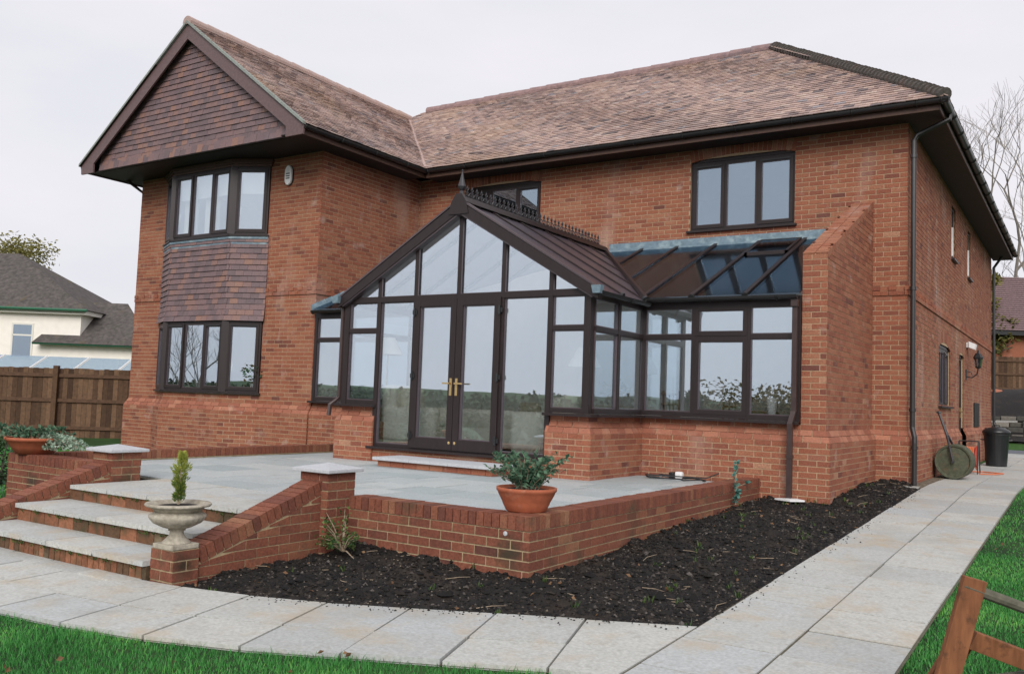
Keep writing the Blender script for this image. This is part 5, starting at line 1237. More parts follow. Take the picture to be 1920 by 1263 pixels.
def scatter(n, x0, x1, y0, y1): return rng.uniform(x0, x1, n), rng.uniform(y0, y1, n)
X, Y = scatter(120000, -6.5, .3, -13.0, -10.2); k = lawn_front(X, Y+.035*vnoise(X, Y, .12, 7)) & (X < .22); X, Y = X[k], Y[k]

blades(X, Y, .020, .042, .0026, 'lawn_grass', 'short green lawn grass in the bottom left foreground')
X, Y = scatter(80000, 1.38, 3.6, -12.2, -5); k = X > 1.425-.05*vnoise(X, Y, .1, 4)*vnoise(X, Y, .6, 8)*1.6; X, Y = X[k], Y[k]; X2, Y2 = scatter(40000, 1.425, 4.5, -5, 4); X3, Y3 = scatter(16000, 1.425, 6, 4, 16)
blades(np.concatenate([X, X2]), np.concatenate([Y, Y2]), .018, .036, .0034, 'lawn_grass', 'short green lawn grass to the right of the paved path')
blades(X3, Y3, .025, .05, .008, 'lawn_grass', 'far strip of lawn beyond the right end of the path')
X, Y = scatter(45000, -17, PXL-.02, -11.5, -2.95); k = (X < XWL) | (Y < DW-.1); X, Y = X[k], Y[k]
blades(X, Y, .03, .06, .007, 'lawn_grass', 'lawn grass between the left fence and the patio wall')

cl = MB()
for i in range(70):
    if i < 45: x = random.uniform(-4.5, 0); y = random.uniform(-12.6, -10.6)
    else: x = random.uniform(1.45, 2.6); y = random.uniform(-10.5, -4)
    if i < 45 and not bool(lawn_front(np.array([x]), np.array([y]))[0]): continue
    leaf(cl, (x, y, ground(x, y)+.012), (random.uniform(-1, 1), random.uniform(-1, 1), .25), random.uniform(.025, .05), random.uniform(.02, .035), random.random())
stuff(tag(cl.build('lawn_leaves', 'leaf_brown', None), 'a few brown fallen leaves lying on the lawn', 'leaves'))

# ================================================================== POTS AND SMALL THINGS
bw = thing('terracotta_bowl', 'terracotta bowl planter with leafy green shrub on the corner of the patio wall', 'planter', (-1.53, -8.16, .145))
BC = (-1.53, -8.16, .145)
b = MB(); b.lathe([(.155, 0), (.165, .01), (.19, .06), (.195, .075), (.20, .085), (.225, .13), (.235, .155), (.245, .165), (.245, .19), (.225, .19), (.215, .15)], BC, 32); b.build('bowl', 'terracotta', bw, smooth=True)
b = MB(); b.lathe([(.001, .165), (.12, .17), (.22, .165)][::-1], BC, 20); b.build('soil', 'soil', bw)
def stems(base, n, spread, h, rad, leaves, ll, lw, mb_leaf, mb_stem, droop=0, zmin=0):
    for i in range(n):
        a = random.uniform(0, 6.28); r = spread*random.uniform(.2, 1); hh = h*random.uniform(.55, 1); p0 = Vector(base)+Vector((math.cos(a)*rad*random.random(), math.sin(a)*rad*random.random(), 0))
        pts = [p0+Vector((math.cos(a)*r*t**1.3, math.sin(a)*r*t**1.3, hh*t-droop*t*t)) for t in (0, .35, .7, 1)]; mb_stem.tube(pts, [.004, .0035, .003, .0015], 4)
        for j in range(leaves):
            t = random.uniform(.2, 1); k = min(2, int(t*3)); q = pts[k].lerp(pts[k+1], t*3-k); leaf(mb_leaf, q, rdir(-.3), ll*random.uniform(.6, 1.2), lw*random.uniform(.6, 1.2), random.random())
lb, sb = MB(), MB(); stems((BC[0], BC[1], BC[2]+.165), 34, .30, .34, .12, 26, .055, .034, lb, sb, .04); stems((BC[0], BC[1], BC[2]+.165), 5, .45, .2, .1, 10, .05, .03, lb, sb, .0)
lb.build('foliage', 'leaf_green', bw); sb.build('stems', 'twig', bw)
ur = thing('stone_urn', 'weathered stone urn on a pedestal foot holding a small golden conifer, on the step pier', 'urn', (-3.30, -10.10, -.135)); ur.scale = (1, 1, .82); UC = (-3.325, -10.10, -.135)
b = MB(); b.box(UC[0]-.115, UC[0]+.115, UC[1]-.115, UC[1]+.115, -.135, -.09); b.build('base', 'stone', ur, bevel=.008)
b = MB(); b.lathe([(.105, .04), (.10, .055), (.075, .085), (.055, .11), (.048, .14), (.05, .15), (.062, .155), (.06, .165), (.05, .17)], UC, 24); b.build('foot', 'stone', ur, smooth=True)
b = MB(); b.lathe([(.05, .165), (.10, .185), (.165, .225), (.195, .27), (.195, .295), (.175, .31), (.165, .325)], UC, 72, mod=lambda t, i: 1+(.035*abs(math.sin(12*t)) if 0 < i < 5 else 0)); bo = b.build('bowl', 'stone', ur, smooth=True)
b = MB(); b.lathe([(.165, .32), (.175, .345), (.20, .365), (.228, .372), (.235, .385), (.228, .397), (.19, .397), (.165, .37)], UC, 40); b.build('rim', 'stone', ur, smooth=True)
b = MB(); b.lathe([(.172, .368), (.001, .385)], UC, 20); b.build('soil', 'soil', ur)
lb, sb = MB(), MB(); sb.tube([(UC[0], UC[1], UC[2]+.37), (UC[0]+.01, UC[1], UC[2]+.70)], [.012, .004], 5)
for i in range(70):
    t0 = random.random()**.9; a0 = random.uniform(0, 6.28); rr = (.030+.026*t0)*(1 if t0 < .72 else max(.05, (1.04-t0)/.32))*random.uniform(.35, 1.15)
    for k in range(34):
        t = t0+random.gauss(0, .035); r = rr*random.uniform(.3, 1.25); a = a0+random.gauss(0, .5); p = Vector((UC[0]+.015*t+r*math.cos(a), UC[1]+r*math.sin(a), UC[2]+.40+.42*t)); leaf(lb, p, (math.cos(a)*.7, math.sin(a)*.7, 1.0), random.uniform(.018, .042), .008, min(1, max(0, t*.8+random.gauss(0, .22)+.08)))
lb.build('conifer', 'leaf_gold', ur); sb.build('trunk', 'twig', ur)
lp = thing('terracotta_bowl', 'wide terracotta bowl with pale trailing foliage on the far left wall corner', 'planter', (-8.15, -8.5, .2)); LC = (-8.12, -8.52, .2)
b = MB(); b.lathe([(.20, 0), (.26, .08), (.31, .15), (.33, .16), (.33, .19), (.30, .19), (.28, .15)], LC, 28); b.build('bowl', 'terracotta', lp, smooth=True)
lb, sb = MB(), MB(); stems((LC[0], LC[1], .36), 26, .36, .26, .2, 24, .06, .035, lb, sb, .1); lb.build('foliage', 'leaf_green', lp); sb.build('stems', 'twig', lp)
lb, sb = MB(), MB()
for i in range(46):
    a = random.uniform(-1.2, 1.2); p0 = Vector((LC[0]+.1, LC[1], .40)); L = random.uniform(.3, .85); d = Vector((math.cos(a)*.75, -math.sin(a)*.4+.25, 0)); pts = [p0+d*L*t+Vector((0, 0, .16*t-.30*t*t)) for t in (0, .33, .66, 1)]; sb.tube(pts, [.004, .004, .003, .002], 4)
    for j in range(40): t = random.random(); k = min(2, int(t*3)); leaf(lb, pts[k].lerp(pts[k+1], t*3-k), rdir(-.2), .045, .028, random.random())
lb.build('trailing_foliage', 'leaf_pale', lp); sb.build('trailing_stems', 'twig', lp)
iv = thing('ivy_shrub', 'straggly ivy with bare woody stems at the foot of the near step pillar', 'shrub', (-3.0, -8.9, -.3)); lb, sb = MB(), MB()
IB = Vector((-2.92, -8.78, -.27))
for i in range(13):
    a = random.uniform(0, 6.28); d = Vector((math.cos(a)*.17-.05, math.sin(a)*.12, random.uniform(.05, .33))); pts = [IB, IB+d*.5+Vector((0, 0, .03)), IB+d]; sb.tube(pts, [.007, .005, .002], 5)
    for j in range(28): t = random.uniform(.35, 1.05); leaf(lb, IB+d*t+Vector((random.uniform(-.04, .04), random.uniform(-.04, .04), random.uniform(-.03, .03))), rdir(-.4), random.uniform(.018, .042), random.uniform(.015, .036), random.random())
sb.tube([IB, IB+Vector((.10, -.06, .02)), IB+Vector((.22, -.10, -.02))], [.008, .006, .003], 5); sb.tube([IB, IB+Vector((-.05, -.03, .10)), IB+Vector((.12, -.08, .20))], [.008, .006, .002], 5)
lb.build('foliage', 'leaf_ivy', iv); sb.build('stems', 'twig', iv)
cv = thing('climbing_plant', 'thin blue green climber growing up the right hand patio wall', 'plant', (-1.24, -4.2, -.05)); lb, sb = MB(), MB()
def climb(pts, n):
    sb.tube(pts, .004, 4)
    for i in range(n): t = random.random()*(len(pts)-1); k = min(len(pts)-2, int(t)); leaf(lb, pts[k].lerp(pts[k+1], t-k), rdir(-.2), .05, .04, random.random())
c0 = Vector((-1.22, -4.0, -.10)); climb([c0+Vector(q) for q in ((0, 0, 0), (.01, .02, .12), (-.01, .0, .28), (.0, .03, .42), (.01, .02, .50))], 60); climb([c0+Vector(q) for q in ((0, 0, .05), (.03, -.03, .10), (.04, -.02, .16))], 40); climb([c0+Vector(q) for q in ((0, 0, .2), (.06, .16, .24), (.08, .22, .25))], 10)
lb.build('foliage', 'leaf_blue', cv); sb.build('stems', 'twig', cv)
cb_ = thing('electric_cable', 'coiled black electric cable lying on the patio by the brick base', 'cable', (-2.4, -3.3, .07)); b = MB(); pts = []
for i in range(40): t = i/39*6.28*1.6; pts.append(Vector((-2.30+.38*math.cos(t)+.05*math.sin(3*t), -3.22+.16*math.sin(t), .075+.004*(i % 5)+.02*(i > 30))))
pts += [Vector((-1.95, -3.02, .10)), Vector((-1.80, -2.96, .17))]; b.tube(pts, .008, 6); b.build('cord', 'black', cb_)
b = MB(); b.box(-2.36, -2.26, -3.10, -3.02, .07, .16); b.build('socket', 'white', cb_, bevel=.02); b = MB(); b.box(-2.44, -2.37, -3.12, -3.0, .07, .15); b.build('plug', 'black', cb_, bevel=.015)
sp_ = MB(); sp_.prism([(-1.02, -3.12, -.085), (-.80, -3.22, -.085), (-.66, -3.08, -.085), (-.80, -2.95, -.085)], (0, 0, .02)); tag(sp_.build('splash_slab', 'white', None), 'pale splash slab under the square downpipe of the conservatory', 'slab')
pl_ = MB(); pl_.prism([(.02, -.42, -.02), (.22, -.40, -.02), (.22, -.22, -.02), (.05, -.20, -.02)], (0, 0, .022)); tag(pl_.build('drain_cover', 'concrete', None), 'small concrete drain surround at the foot of the corner downpipe', 'drain')

# lawn roller
rl = thing('lawn_roller', 'old iron garden roller with its T handle leaning on the side wall', 'roller', (.38, 2.1, 0)); RC = Vector((.39, 2.25, .285))
b = MB(); b.lathe([(.02, -.25), (.10, -.25), (.235, -.235), (.25, -.255), (.275, -.26), (.283, -.24), (.283, .24), (.275, .26), (.25, .255), (.235, .235), (.02, .25)], RC, 40, axis='Y'); b.build('drum', 'roller_iron', rl)
b = MB(); b.tube([RC+Vector((0, -.34, 0)), RC+Vector((0, .34, 0))], .022, 8)
b.tube([RC+Vector((0, -.31, 0)), RC+Vector((-.04, -.31, .20)), RC+Vector((-.12, -.05, .42)), RC+Vector((-.25, -.02, .80))], .02, 6); b.tube([RC+Vector((0, .31, 0)), RC+Vector((-.04, .31, .20)), RC+Vector((-.12, .05, .42)), RC+Vector((-.25, -.02, .80))], .02, 6); b.build('frame', 'iron', rl)
b = MB(); b.tube([RC+Vector((-.25, -.14, .80)), RC+Vector((-.25, .14, .80))], .022, 8); b.build('handle_grip', 'pipe_grey', rl)
# hose reel
hr = thing('hose_reel', 'red and orange hose reel standing beside the iron roller', 'hose reel', (.45, 3.9, 0)); HC = Vector((.42, 3.95, .30))
b = MB(); b.lathe([(.10, -.14), (.21, -.14), (.21, -.12), (.17, -.12), (.17, .12), (.21, .12), (.21, .14), (.10, .14)], HC, 24, axis='X'); b.build('drum', 'red_plastic', hr)
b = MB()
for k in range(8): b.tube([HC+Vector((-.10+.026*k, .185*math.cos(t), .185*math.sin(t))) for t in [2*math.pi*i/16 for i in range(17)]], .013, 5)
b.tube([HC+Vector((.1, -.1, -.15)), Vector((.62, 3.7, .02)), Vector((.85, 3.9, .02)), Vector((.95, 4.3, .02)), Vector((.6, 4.5, .02)), Vector((.35, 4.3, .02))], .012, 5); b.build('hose', 'orange_hose', hr)
b = MB()
for s in (-.16, .16): b.tube([HC+Vector((s, -.22, -.29)), HC+Vector((s, -.05, .28)), HC+Vector((s, .05, .28)), HC+Vector((s, .22, -.29))], .012, 6)
b.tube([HC+Vector((-.16, 0, .29)), HC+Vector((.16, 0, .29))], .014, 6); b.build('stand', 'pipe_grey', hr)
tap = thing('garden_tap', 'small brass garden tap on the side wall plinth above the roller', 'tap', (.1, 3.5, .5)); b = MB(); b.tube([(.06, 3.55, .52), (.15, 3.55, .52), (.17, 3.55, .46)], .014, 6); b.build('spout', 'brass', tap); b = MB(); b.tube([(.13, 3.52, .56), (.13, 3.58, .56)], .01, 6); b.tube([(.13, 3.55, .52), (.13, 3.55, .56)], .007, 5); b.build('tap_handle', 'brass', tap)
bn = thing('dustbin', 'black plastic dustbin with domed lid at the far end of the side wall', 'bin', (.62, 7.3, 0)); b = MB(); b.lathe([(.19, 0), (.20, .01), (.245, .66), (.26, .66), (.26, .70), (.24, .70)], (.60, 7.3, 0), 28); b.build('body', 'black', bn, smooth=False); b = MB(); b.lathe([(.27, .695), (.275, .73), (.25, .77), (.15, .82), (.04, .835), (.001, .836)], (.60, 7.3, 0), 28); b.build('lid', 'black', bn, smooth=True); b = MB(); b.tube([(.52, 7.3, .82), (.54, 7.3, .87), (.66, 7.3, .87), (.68, 7.3, .82)], .012, 6); b.build('lid_handle', 'black', bn)
for s in (-1, 1): b = MB(); b.tube([(.60+s*.235, 7.22, .55), (.60+s*.29, 7.24, .56), (.60+s*.29, 7.36, .56), (.60+s*.235, 7.38, .55)], .012, 6); b.build('side_handle', 'black', bn)

# wooden trestle at the bottom right
tr = thing('wooden_trestle', 'leaning reddish brown timber trestle on the lawn edge at bottom right', 'trestle', (1.75, -9.6, -.35))
def beam(P, Q, w, t, wdir, name, m, parent):
    P, Q = Vector(P), Vector(Q); d = (Q-P).normalized(); a = Vector(wdir); a = (a-d*a.dot(d)).normalized(); n = d.cross(a); b = MB()
    b.hexa([P-a*w/2-n*t/2, P+a*w/2-n*t/2, P+a*w/2+n*t/2, P-a*w/2+n*t/2, Q-a*w/2-n*t/2, Q+a*w/2-n*t/2, Q+a*w/2+n*t/2, Q-a*w/2+n*t/2]); return b.build(name, m, parent, bevel=.003)
vr = Vector((.84, .545, 0))
beam((1.690, -9.83, -.36), (1.850, -9.77, .308), .105, .032, vr, 'leg', 'wood', tr); beam((1.60, -9.74, -.36), (1.80, -9.66, .02), .10, .03, vr, 'leg', 'wood', tr)
beam((1.835, -9.735, .03), (2.62, -9.18, -.30), .028, .085, (0, 1, 0), 'brace', 'wood', tr)
beam((2.55, -9.30, -.36), (2.66, -9.22, .10), .10, .032, vr, 'leg', 'wood', tr)
b = MB(); b.tube([(1.80, -9.79, .275), (2.75, -9.14, -.10)], .026, 10); b.build('rail', 'wood_grey', tr)
b = MB(); b.tube([(1.76, -9.70, -.19), (2.02, -9.50, -.15), (2.6, -9.3, -.22)], .024, 10); b.build('rail', 'wood_grey', tr)

# ================================================================== FENCES AND BUILDINGS BEYOND
def fence(A, B, h, label, board=.125, zf=None, postgap=2.6, vis=1):
    A, B = Vector((*A, 0)), Vector((*B, 0)); t = thing('timber_fence', label, 'fence', (A.x, A.y, 0)); p = Pl(A, B); u = 0; z0 = zf(0) if zf else 0
    me = {}
    while u < p.L:
        hh = h+random.uniform(-.015, .01); z = zf(u/p.L); b = MB(); p.bar(b, u, min(u+board-.006, p.L), z+.05, z+hh, -.012, random.uniform(-.002, .006), random.random()); b.build('board', 'board', t); u += board
    for zz in (.35, h*.55, h-.22):
        b = MB(); b.hexa([p.w(0, zf(0)+zz, .05), p.w(p.L, zf(1)+zz, .05), p.w(p.L, zf(1)+zz, .008), p.w(0, zf(0)+zz, .008), p.w(0, zf(0)+zz+.085, .03), p.w(p.L, zf(1)+zz+.085, .03), p.w(p.L, zf(1)+zz+.085, .008), p.w(0, zf(0)+zz+.085, .008)], .35); b.build('rail', 'board', t)
    u = .3
    while u < p.L: z = zf(u/p.L); b = MB(); p.bar(b, u-.06, u+.06, z-.1, z+h+.06, .012, .12, .45); b.build('post', 'board', t); u += postgap
    b = MB(); b.hexa([p.w(0, zf(0)-.1, .02), p.w(p.L, zf(1)-.1, .02), p.w(p.L, zf(1)-.1, -.02), p.w(0, zf(0)-.1, -.02), p.w(0, zf(0)+.14, .02), p.w(p.L, zf(1)+.14, .02), p.w(p.L, zf(1)+.14, -.02), p.w(0, zf(0)+.14, -.02)], .3); b.build('gravel_board', 'board', t)
    return t
fence((-26, -6.3), (-14.5, 1.1), 1.85, 'brown close boarded timber fence left of the house below the white house', zf=lambda s: -.48+.06*s)
fence((-6.0, 26.0), (5.5, 32.6), 1.75, 'weathered timber fence on the bank behind the house on the right', .12, zf=lambda s: 1.85+.10*s)
# white neighbour house
nh = thing('white_house', 'cream rendered house with dark mossy tiled roofs behind the left fence', 'house', (-44, 9, -.5))
dN = Vector((.835, .55, 0)); pN = Pl((-52, 3.75), (-40.45, 11.38)); nn = pN.n
def nb(u0, u1, z0, z1, o0, o1, name, m): b = MB(); pN.bar(b, u0, u1, z0, z1, o0, o1); return b.build(name, m, nh)
LN = pN.L
nb(0, LN, -.6, 4.75, -7, 0, 'wall', 'render_wall'); nb(LN-1.4, LN+3.6, -.6, 3.05, -6, .05, 'wall', 'render_wall')
nb(-.3, LN+.35, 4.50, 4.72, -7.3, .30, 'eaves', 'render_wall'); nb(LN-2.0, LN+3.9, 2.95, 3.10, -6.2, .45, 'eaves', 'render_wall')
b = MB(); W_ = pN.w; e0 = .45; b.add([W_(-.5, 4.72, e0), W_(LN+.5, 4.72, e0), W_(LN-5.6, 8.1, -4.2), W_(.5, 8.1, -4.2), W_(LN+.5, 4.72, -7.5), W_(-.5, 4.72, -7.5)], [(0, 1, 2, 3), (1, 4, 2), (4, 5, 3, 2)]); rf = b.build('roof', 'far_tile', nh)
b = MB(); b.add([W_(LN-2.1, 3.02, .6), W_(LN+4.0, 3.02, .6), W_(LN+1.2, 5.4, -2.6), W_(LN-1.2, 5.4, -2.6), W_(LN+4.0, 3.02, -6.3), W_(LN-1.2, 5.4, -6.0)], [(0, 1, 2, 3), (1, 4, 5, 2), (0, 3, 5)]); b.build('lower_roof', 'far_tile', nh)
b = MB(); b.add([W_(2.3, 4.80, .5), W_(6.0, 4.80, .5), W_(4.6, 7.0, -1.4), W_(3.4, 7.0, -1.4)], [(0, 1, 2, 3)]); b.add([W_(6.0, 4.80, .5), W_(6.0, 4.8, -.3), W_(4.6, 7.0, -1.4)], [(0, 1, 2)]); b.build('dormer_roof', 'garage_tile', nh)
for u0, u1, zz in ((-.5, LN+.5, 4.70), (LN-2.1, LN+4.0, 3.0)): b = MB(); b.tube([pN.w(u0, zz, .5), pN.w(u1, zz, .5)], .07, 8); b.build('gutter', 'green_paint', nh)
b = MB(); b.lathe([(.30, 3.5), (.25, 4.0), (.02, 4.15)], W_(LN-.3, 0, -.9), 10); b.build('hip_end', 'white', nh); b = MB(); b.box(*[v for a in ((W_(3.2, 0, 0).x-.3, W_(3.2, 0, 0).x+.3), (W_(3.2, 0, 0).y+.6, W_(3.2, 0, 0).y+1.1), (6.6, 7.1)) for v in a]); b.build('hip_end', 'white', nh)
b = MB(); WU = 10.45; fbar(b, pN, WU-.05, WU+1.05, 2.2, 4.0, .09, -.05, .03); pN.bar(b, WU, WU+1.0, 3.35, 3.43, -.05, .03); wn_ = b.build('window', 'curtain', nh); pane(pN, WU+.04, WU+.96, 2.29, 3.35, .02, wn_, 'glass_house'); pane(pN, WU+.04, WU+.96, 3.43, 3.91, .02, wn_, 'glass_house')
b = MB(); pN.quad(b, [(WU, 2.25), (WU+1, 2.25), (WU+1, 3.95), (WU, 3.95)], .004); b.build('unlit_room_sheet', 'soffit', wn_)  # dark sheet painted in for the unlit room behind the panes
b = MB(); b.tube([W_(LN+3.2, 3.0, .5), W_(LN+3.0, 2.6, .15), W_(LN+3.0, -.4, .15)], .06, 8); b.build('downpipe', 'green_paint', nh)
gh = thing('greenhouse', 'glass lean-to greenhouse roof showing above the left fence', 'greenhouse', (-24, 0, -.5)); pG = Pl((-27.5, -4.2), (-18.2, 1.7))
k = 9
for i in range(k):
    u0, u1 = pG.L*i/k, pG.L*(i+1)/k; b = MB(); b.prism([pG.w(u0+.04, 1.40, 0), pG.w(u1-.04, 1.40, 0), pG.w(u1-.04, 1.78, -.9), pG.w(u0+.04, 1.78, -.9)], (0, 0, .01)); b.build('roof_pane', 'glass_house', gh)
    b = MB(); b.tube([pG.w(u0, 1.42, 0), pG.w(u0, 1.80, -.9)], .022, 5); b.build('glazing_bar', 'white', gh)
b = MB(); pG.bar(b, 0, pG.L, -.5, 1.36, -.06, -.02); b.build('wall', 'board', gh); b = MB(); pG.bar(b, pG.L-1.6, pG.L+.1, 1.30, 1.48, .0, .12); b.tube([pG.w(pG.L-.2, 1.4, .1), pG.w(pG.L+.3, 1.75, .1), pG.w(pG.L+.8, 1.95, .1)], .05, 6); b.build('gutter', 'green_paint', gh)
# garage behind, right
gg = thing('brick_garage', 'brick outbuilding with purplish tiled hip roof behind the right hand fence', 'garage', (0, 41, 2)); pA = Pl((-7, 36.7), (8, 46.5))
b = MB(); pA.bar(b, 0, pA.L, 1.5, 5.6, -6, 0); b.build('wall', 'brick', gg); b = MB(); W_ = pA.w; b.add([W_(-.5, 5.7, .6), W_(pA.L+.5, 5.7, .6), W_(pA.L-3, 9.2, -3.5), W_(3.2, 9.2, -3.5), W_(-.5, 5.7, -6.6), W_(pA.L+.5, 5.7, -6.6)], [(0, 1, 2, 3), (0, 3, 4), (1, 5, 2), (3, 2, 5, 4)]); gr_ = b.build('roof', 'garage_tile', gg)
for i in range(26):
    t = i/26; b = MB(); P = W_(-.5, 5.72, .61).lerp(W_(3.2, 9.22, -3.49), t); Q = W_(pA.L+.5, 5.72, .61).lerp(W_(pA.L-3, 9.22, -3.49), t); b.tube([P, Q], .03, 4); b.build('tile_course', 'garage_tile', gr_)
b = MB(); pA.bar(b, -.4, pA.L+.4, 5.45, 5.68, -.1, .55); b.build('fascia', 'gutter', gg)
# driveway, bank stones
b = MB(); b.add([(-4, 15.6, -.024), (9, 15.6, -.024), (9, 20, -.014), (-4, 20, -.014)], [(0, 1, 2, 3)]); struct(b.build('driveway', 'asphalt', None))
b = MB(); b.box(-3, 8, 15.45, 15.6, -.1, .004); struct(b.build('kerb', 'concrete', None))
b = MB(); ys_ = [20.3+i*.45 for i in range(14)]; xs_ = [-9+i*.7 for i in range(27)]
for y in ys_:
    for x in xs_: b.v.append((x, y, ground(x, y)+.05+random.uniform(0, .16))); b.t.append(.5)
n_x = len(xs_)
for j in range(len(ys_)-1):
    for i in range(n_x-1): b.f.append((j*n_x+i, j*n_x+i+1, (j+1)*n_x+i+1, (j+1)*n_x+i))
struct(b.build('earth_bank', 'soil', None, smooth=True))
rw = thing('rubble_wall', 'rough dark rubble stone retaining wall on the bank behind the house', 'stone wall', (0, 22, .3)); cnt = 0
for r in range(5):
    x = -4.0
    while x < 6:
        w = random.uniform(.25, .6); h = random.uniform(.14, .24); b = MB(); b.box(-w/2+.01, w/2-.01, -.15, .2, 0, h, random.random()); o = b.build('stone', 'rubble', rw, bevel=.03); o.location = Vector((x+w/2, 20.6+r*.32+random.uniform(-.08, .08), .02+r*.23))-WL[rw.name]; x += w
bl = MB(); bl.lathe([(.001, -.15), (.2, -.1), (.27, 0), (.2, .11), (.001, .15)][::-1], (-.75, 24.5, 1.98), 12); tag(bl.build('pink_ball', 'plinth_brick', None, smooth=True), 'pinkish round object lying on the bank below the right hand fence', 'ball')
pk = thing('plank', 'pale plank lying across stones behind the dustbin', 'plank', (-.2, 20.3, .9)); b = MB(); b.hexa([(-1.3, 20.35, .84), (.2, 20.2, .90), (.2, 20.5, .90), (-1.3, 20.65, .84), (-1.3, 20.35, .90), (.2, 20.2, .96), (.2, 20.5, .96), (-1.3, 20.65, .90)]); b.build('board', 'concrete', pk)

# ================================================================== TREES
def bare_tree(base, h, label, seed, spread=.5, levels=6, group=None, thick=.16):
    rnd = random.Random(seed); t = thing('bare_tree', label, 'tree', base, group); tb, cb = MB(), MB(); cnt = [0]
    def grow(p, d, L, r, lv):
        n = 3; pts = [p]; q = p; dd = d
        for i in range(n): dd = (dd+Vector((rnd.uniform(-1, 1), rnd.uniform(-1, 1), rnd.uniform(-.4, .7)))*.16).normalized(); q = q+dd*L/n; pts.append(q)
        (tb if lv <= 1 else cb).tube(pts, [r*(1-.32*i/n) for i in range(n+1)], 6 if lv < 2 else 4 if lv < 4 else 3, caps=False)
        if lv >= levels: return
        for i in range(rnd.choice((2, 3, 3)) if lv else 4):
            a = rnd.uniform(0, 6.28); s = Vector((math.cos(a), math.sin(a), rnd.uniform(-.1, .5))); k = pts[rnd.choice((2, 3, 3))] if lv else pts[rnd.choice((1, 2, 3))]
            grow(k, (dd+s*spread*rnd.uniform(.7, 1.4)).normalized(), L*rnd.uniform(.62, .82), r*.58, lv+1)
    grow(Vector(base), Vector((0, 0, 1)), h*.3, thick, 0); tb.build('trunk', 'twig_bark', t); cb.build('crown', 'twig_bark', t)
bare_tree((-1.6, 46, 1.9), 23, 'tall bare winter tree rising behind the brick garage at the right edge', 11, .6, 6, None, .22)
bare_tree((2.6, 55, 1.9), 22, 'bare winter tree farther back at the right edge of the photo', 5, .6, 6, None, .2)
bare_tree((-3.8, 52, 1.9), 15, 'small bare tree half hidden behind the far corner of the brick house', 23, .65, 5, None, .16)
def leafy(base, h, rx, rz, label, m, n, seed, ls=.3, name='evergreen_tree', lo=.25, cone=0):
    rnd = random.Random(seed); t = thing(name, label, 'tree', base); tb = MB(); tb.tube([Vector(base), Vector(base)+Vector((0, 0, h*.6)), Vector(base)+Vector((.1, 0, h*.9))], [h*.03, h*.02, h*.006], 8); cb = MB(); c = Vector(base)+Vector((0, 0, h*(1+lo)/2))
    for i in range(14):
        a = rnd.uniform(0, 6.28); z = rnd.uniform(lo+.05, .85)*h; tb.tube([Vector(base)+Vector((0, 0, z*.8)), Vector(base)+Vector((math.cos(a)*rx*.7, math.sin(a)*rx*.7, z))], [h*.01, h*.003], 5)
    tb.build('trunk', 'bark', t)
    cl = [Vector((max(-.8, min(.8, rnd.gauss(0, .42)))*rx, max(-.8, min(.8, rnd.gauss(0, .42)))*rx, rnd.uniform(-1, .9)*h*(1-lo)/2)) for i in range(34)]
    for i in range(n):
        q = rnd.choice(cl); rr = rx*.36; 
        if cone: f = 1-(q.z/(h*(1-lo)/2)+1)/2*cone; q = Vector((q.x*f, q.y*f, q.z)); rr *= max(.25, f)
        p = c+q+Vector([max(-1.5, min(1.5, rnd.gauss(0, e_))) for e_ in (1, 1, .7)])*rr*.5; leaf(cb, p, (rnd.uniform(-1, 1), rnd.uniform(-1, 1), rnd.uniform(-.6, .8)), ls*rnd.uniform(.6, 1.3), ls*.5, min(1, max(0, .45+(p-c).normalized().z*.25+rnd.gauss(0, .2))))
    cb.build('crown', m, t)
leafy((-58.2, 15.2, -1), 11.3, 3.6, 5, 'olive green bushy tree behind the white house at the left edge', 'leaf_olive', 15000, 3, .26)
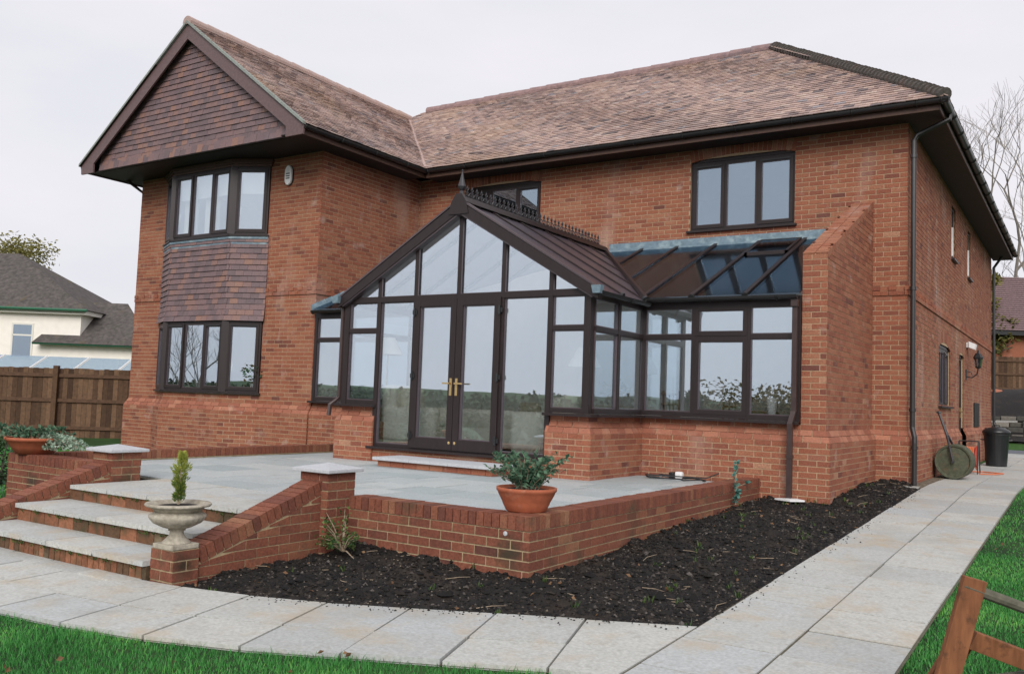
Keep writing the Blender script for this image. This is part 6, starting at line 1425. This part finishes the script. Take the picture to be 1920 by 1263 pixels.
leafy((-2.6, 40, 2), 6.8, 2.0, 3, 'dark evergreen tree between the house corner and the brick garage', 'leaf_olive', 2600, 8, .32, cone=.6)
leafy((-19.5, -1.3, -.45), 1.0, .55, .4, 'low dark shrub at the foot of the left fence', 'leaf_dark', 700, 9, .09, 'garden_shrub', .05)
leafy((-9.0, -8.05, -.5), .95, .38, .4, 'dark green shrub behind the far left planter', 'leaf_green', 700, 12, .07, 'garden_shrub', .05)
leafy((-10.0, -7.9, -.5), .8, .5, .4, 'low dark shrub at the left edge beside the far planter', 'leaf_dark', 700, 14, .08, 'garden_shrub', .05)
# what lies behind the camera and shows in the panes: hedge, woods, a few garden trees
bare_tree((-52, -33, -4), 13, 'bare garden tree down the slope behind the camera', 31, .55, 5)
bare_tree((-60, -42, -5), 14, 'second bare garden tree down the slope behind the camera', 37, .55, 5)
leafy((-8.0, -25.5, -1.5), 3.2, 2.2, 2, 'autumn coloured bush down the slope behind the camera', 'leaf_autumn', 2600, 21, .22, 'autumn_bush', .05)
leafy((-14, -33, -2.4), 4.2, 1.8, 3, 'dark conifer down the slope behind the camera', 'leaf_dark', 2000, 22, .3, 'evergreen_tree', .1, cone=.8)
wd = MB()
for i in range(900):
    a = random.uniform(-1.9, .9); r = random.choice((random.uniform(60, 120), random.uniform(100, 240), random.uniform(200, 480))); x, y = -5+math.sin(a)*r, -5-math.cos(a)*r
    if y > -45: continue
    z = ground(x, y); top = random.uniform(-2.8, -.3)+(r-60)*.017; hh = max(3., top-z); ww = hh*random.uniform(.35, .6)
    lump(wd, (x, y, z+hh*.45), ww*.9, .2)
    for j in range(150 if r < 150 else 70): d = rdir(-.3); p = Vector((x, y, z+hh*.5))+Vector((d.x*ww, d.y*ww, d.z*hh*.5))*random.uniform(.75, 1.05); leaf(wd, p, rdir(-.5), hh*(.09 if r < 150 else .14), hh*(.08 if r < 150 else .12), random.random())
stuff(tag(wd.build('distant_woods', 'leaf_dark', None), 'dark wooded valley seen only as a reflection in the conservatory glass', 'woods'))
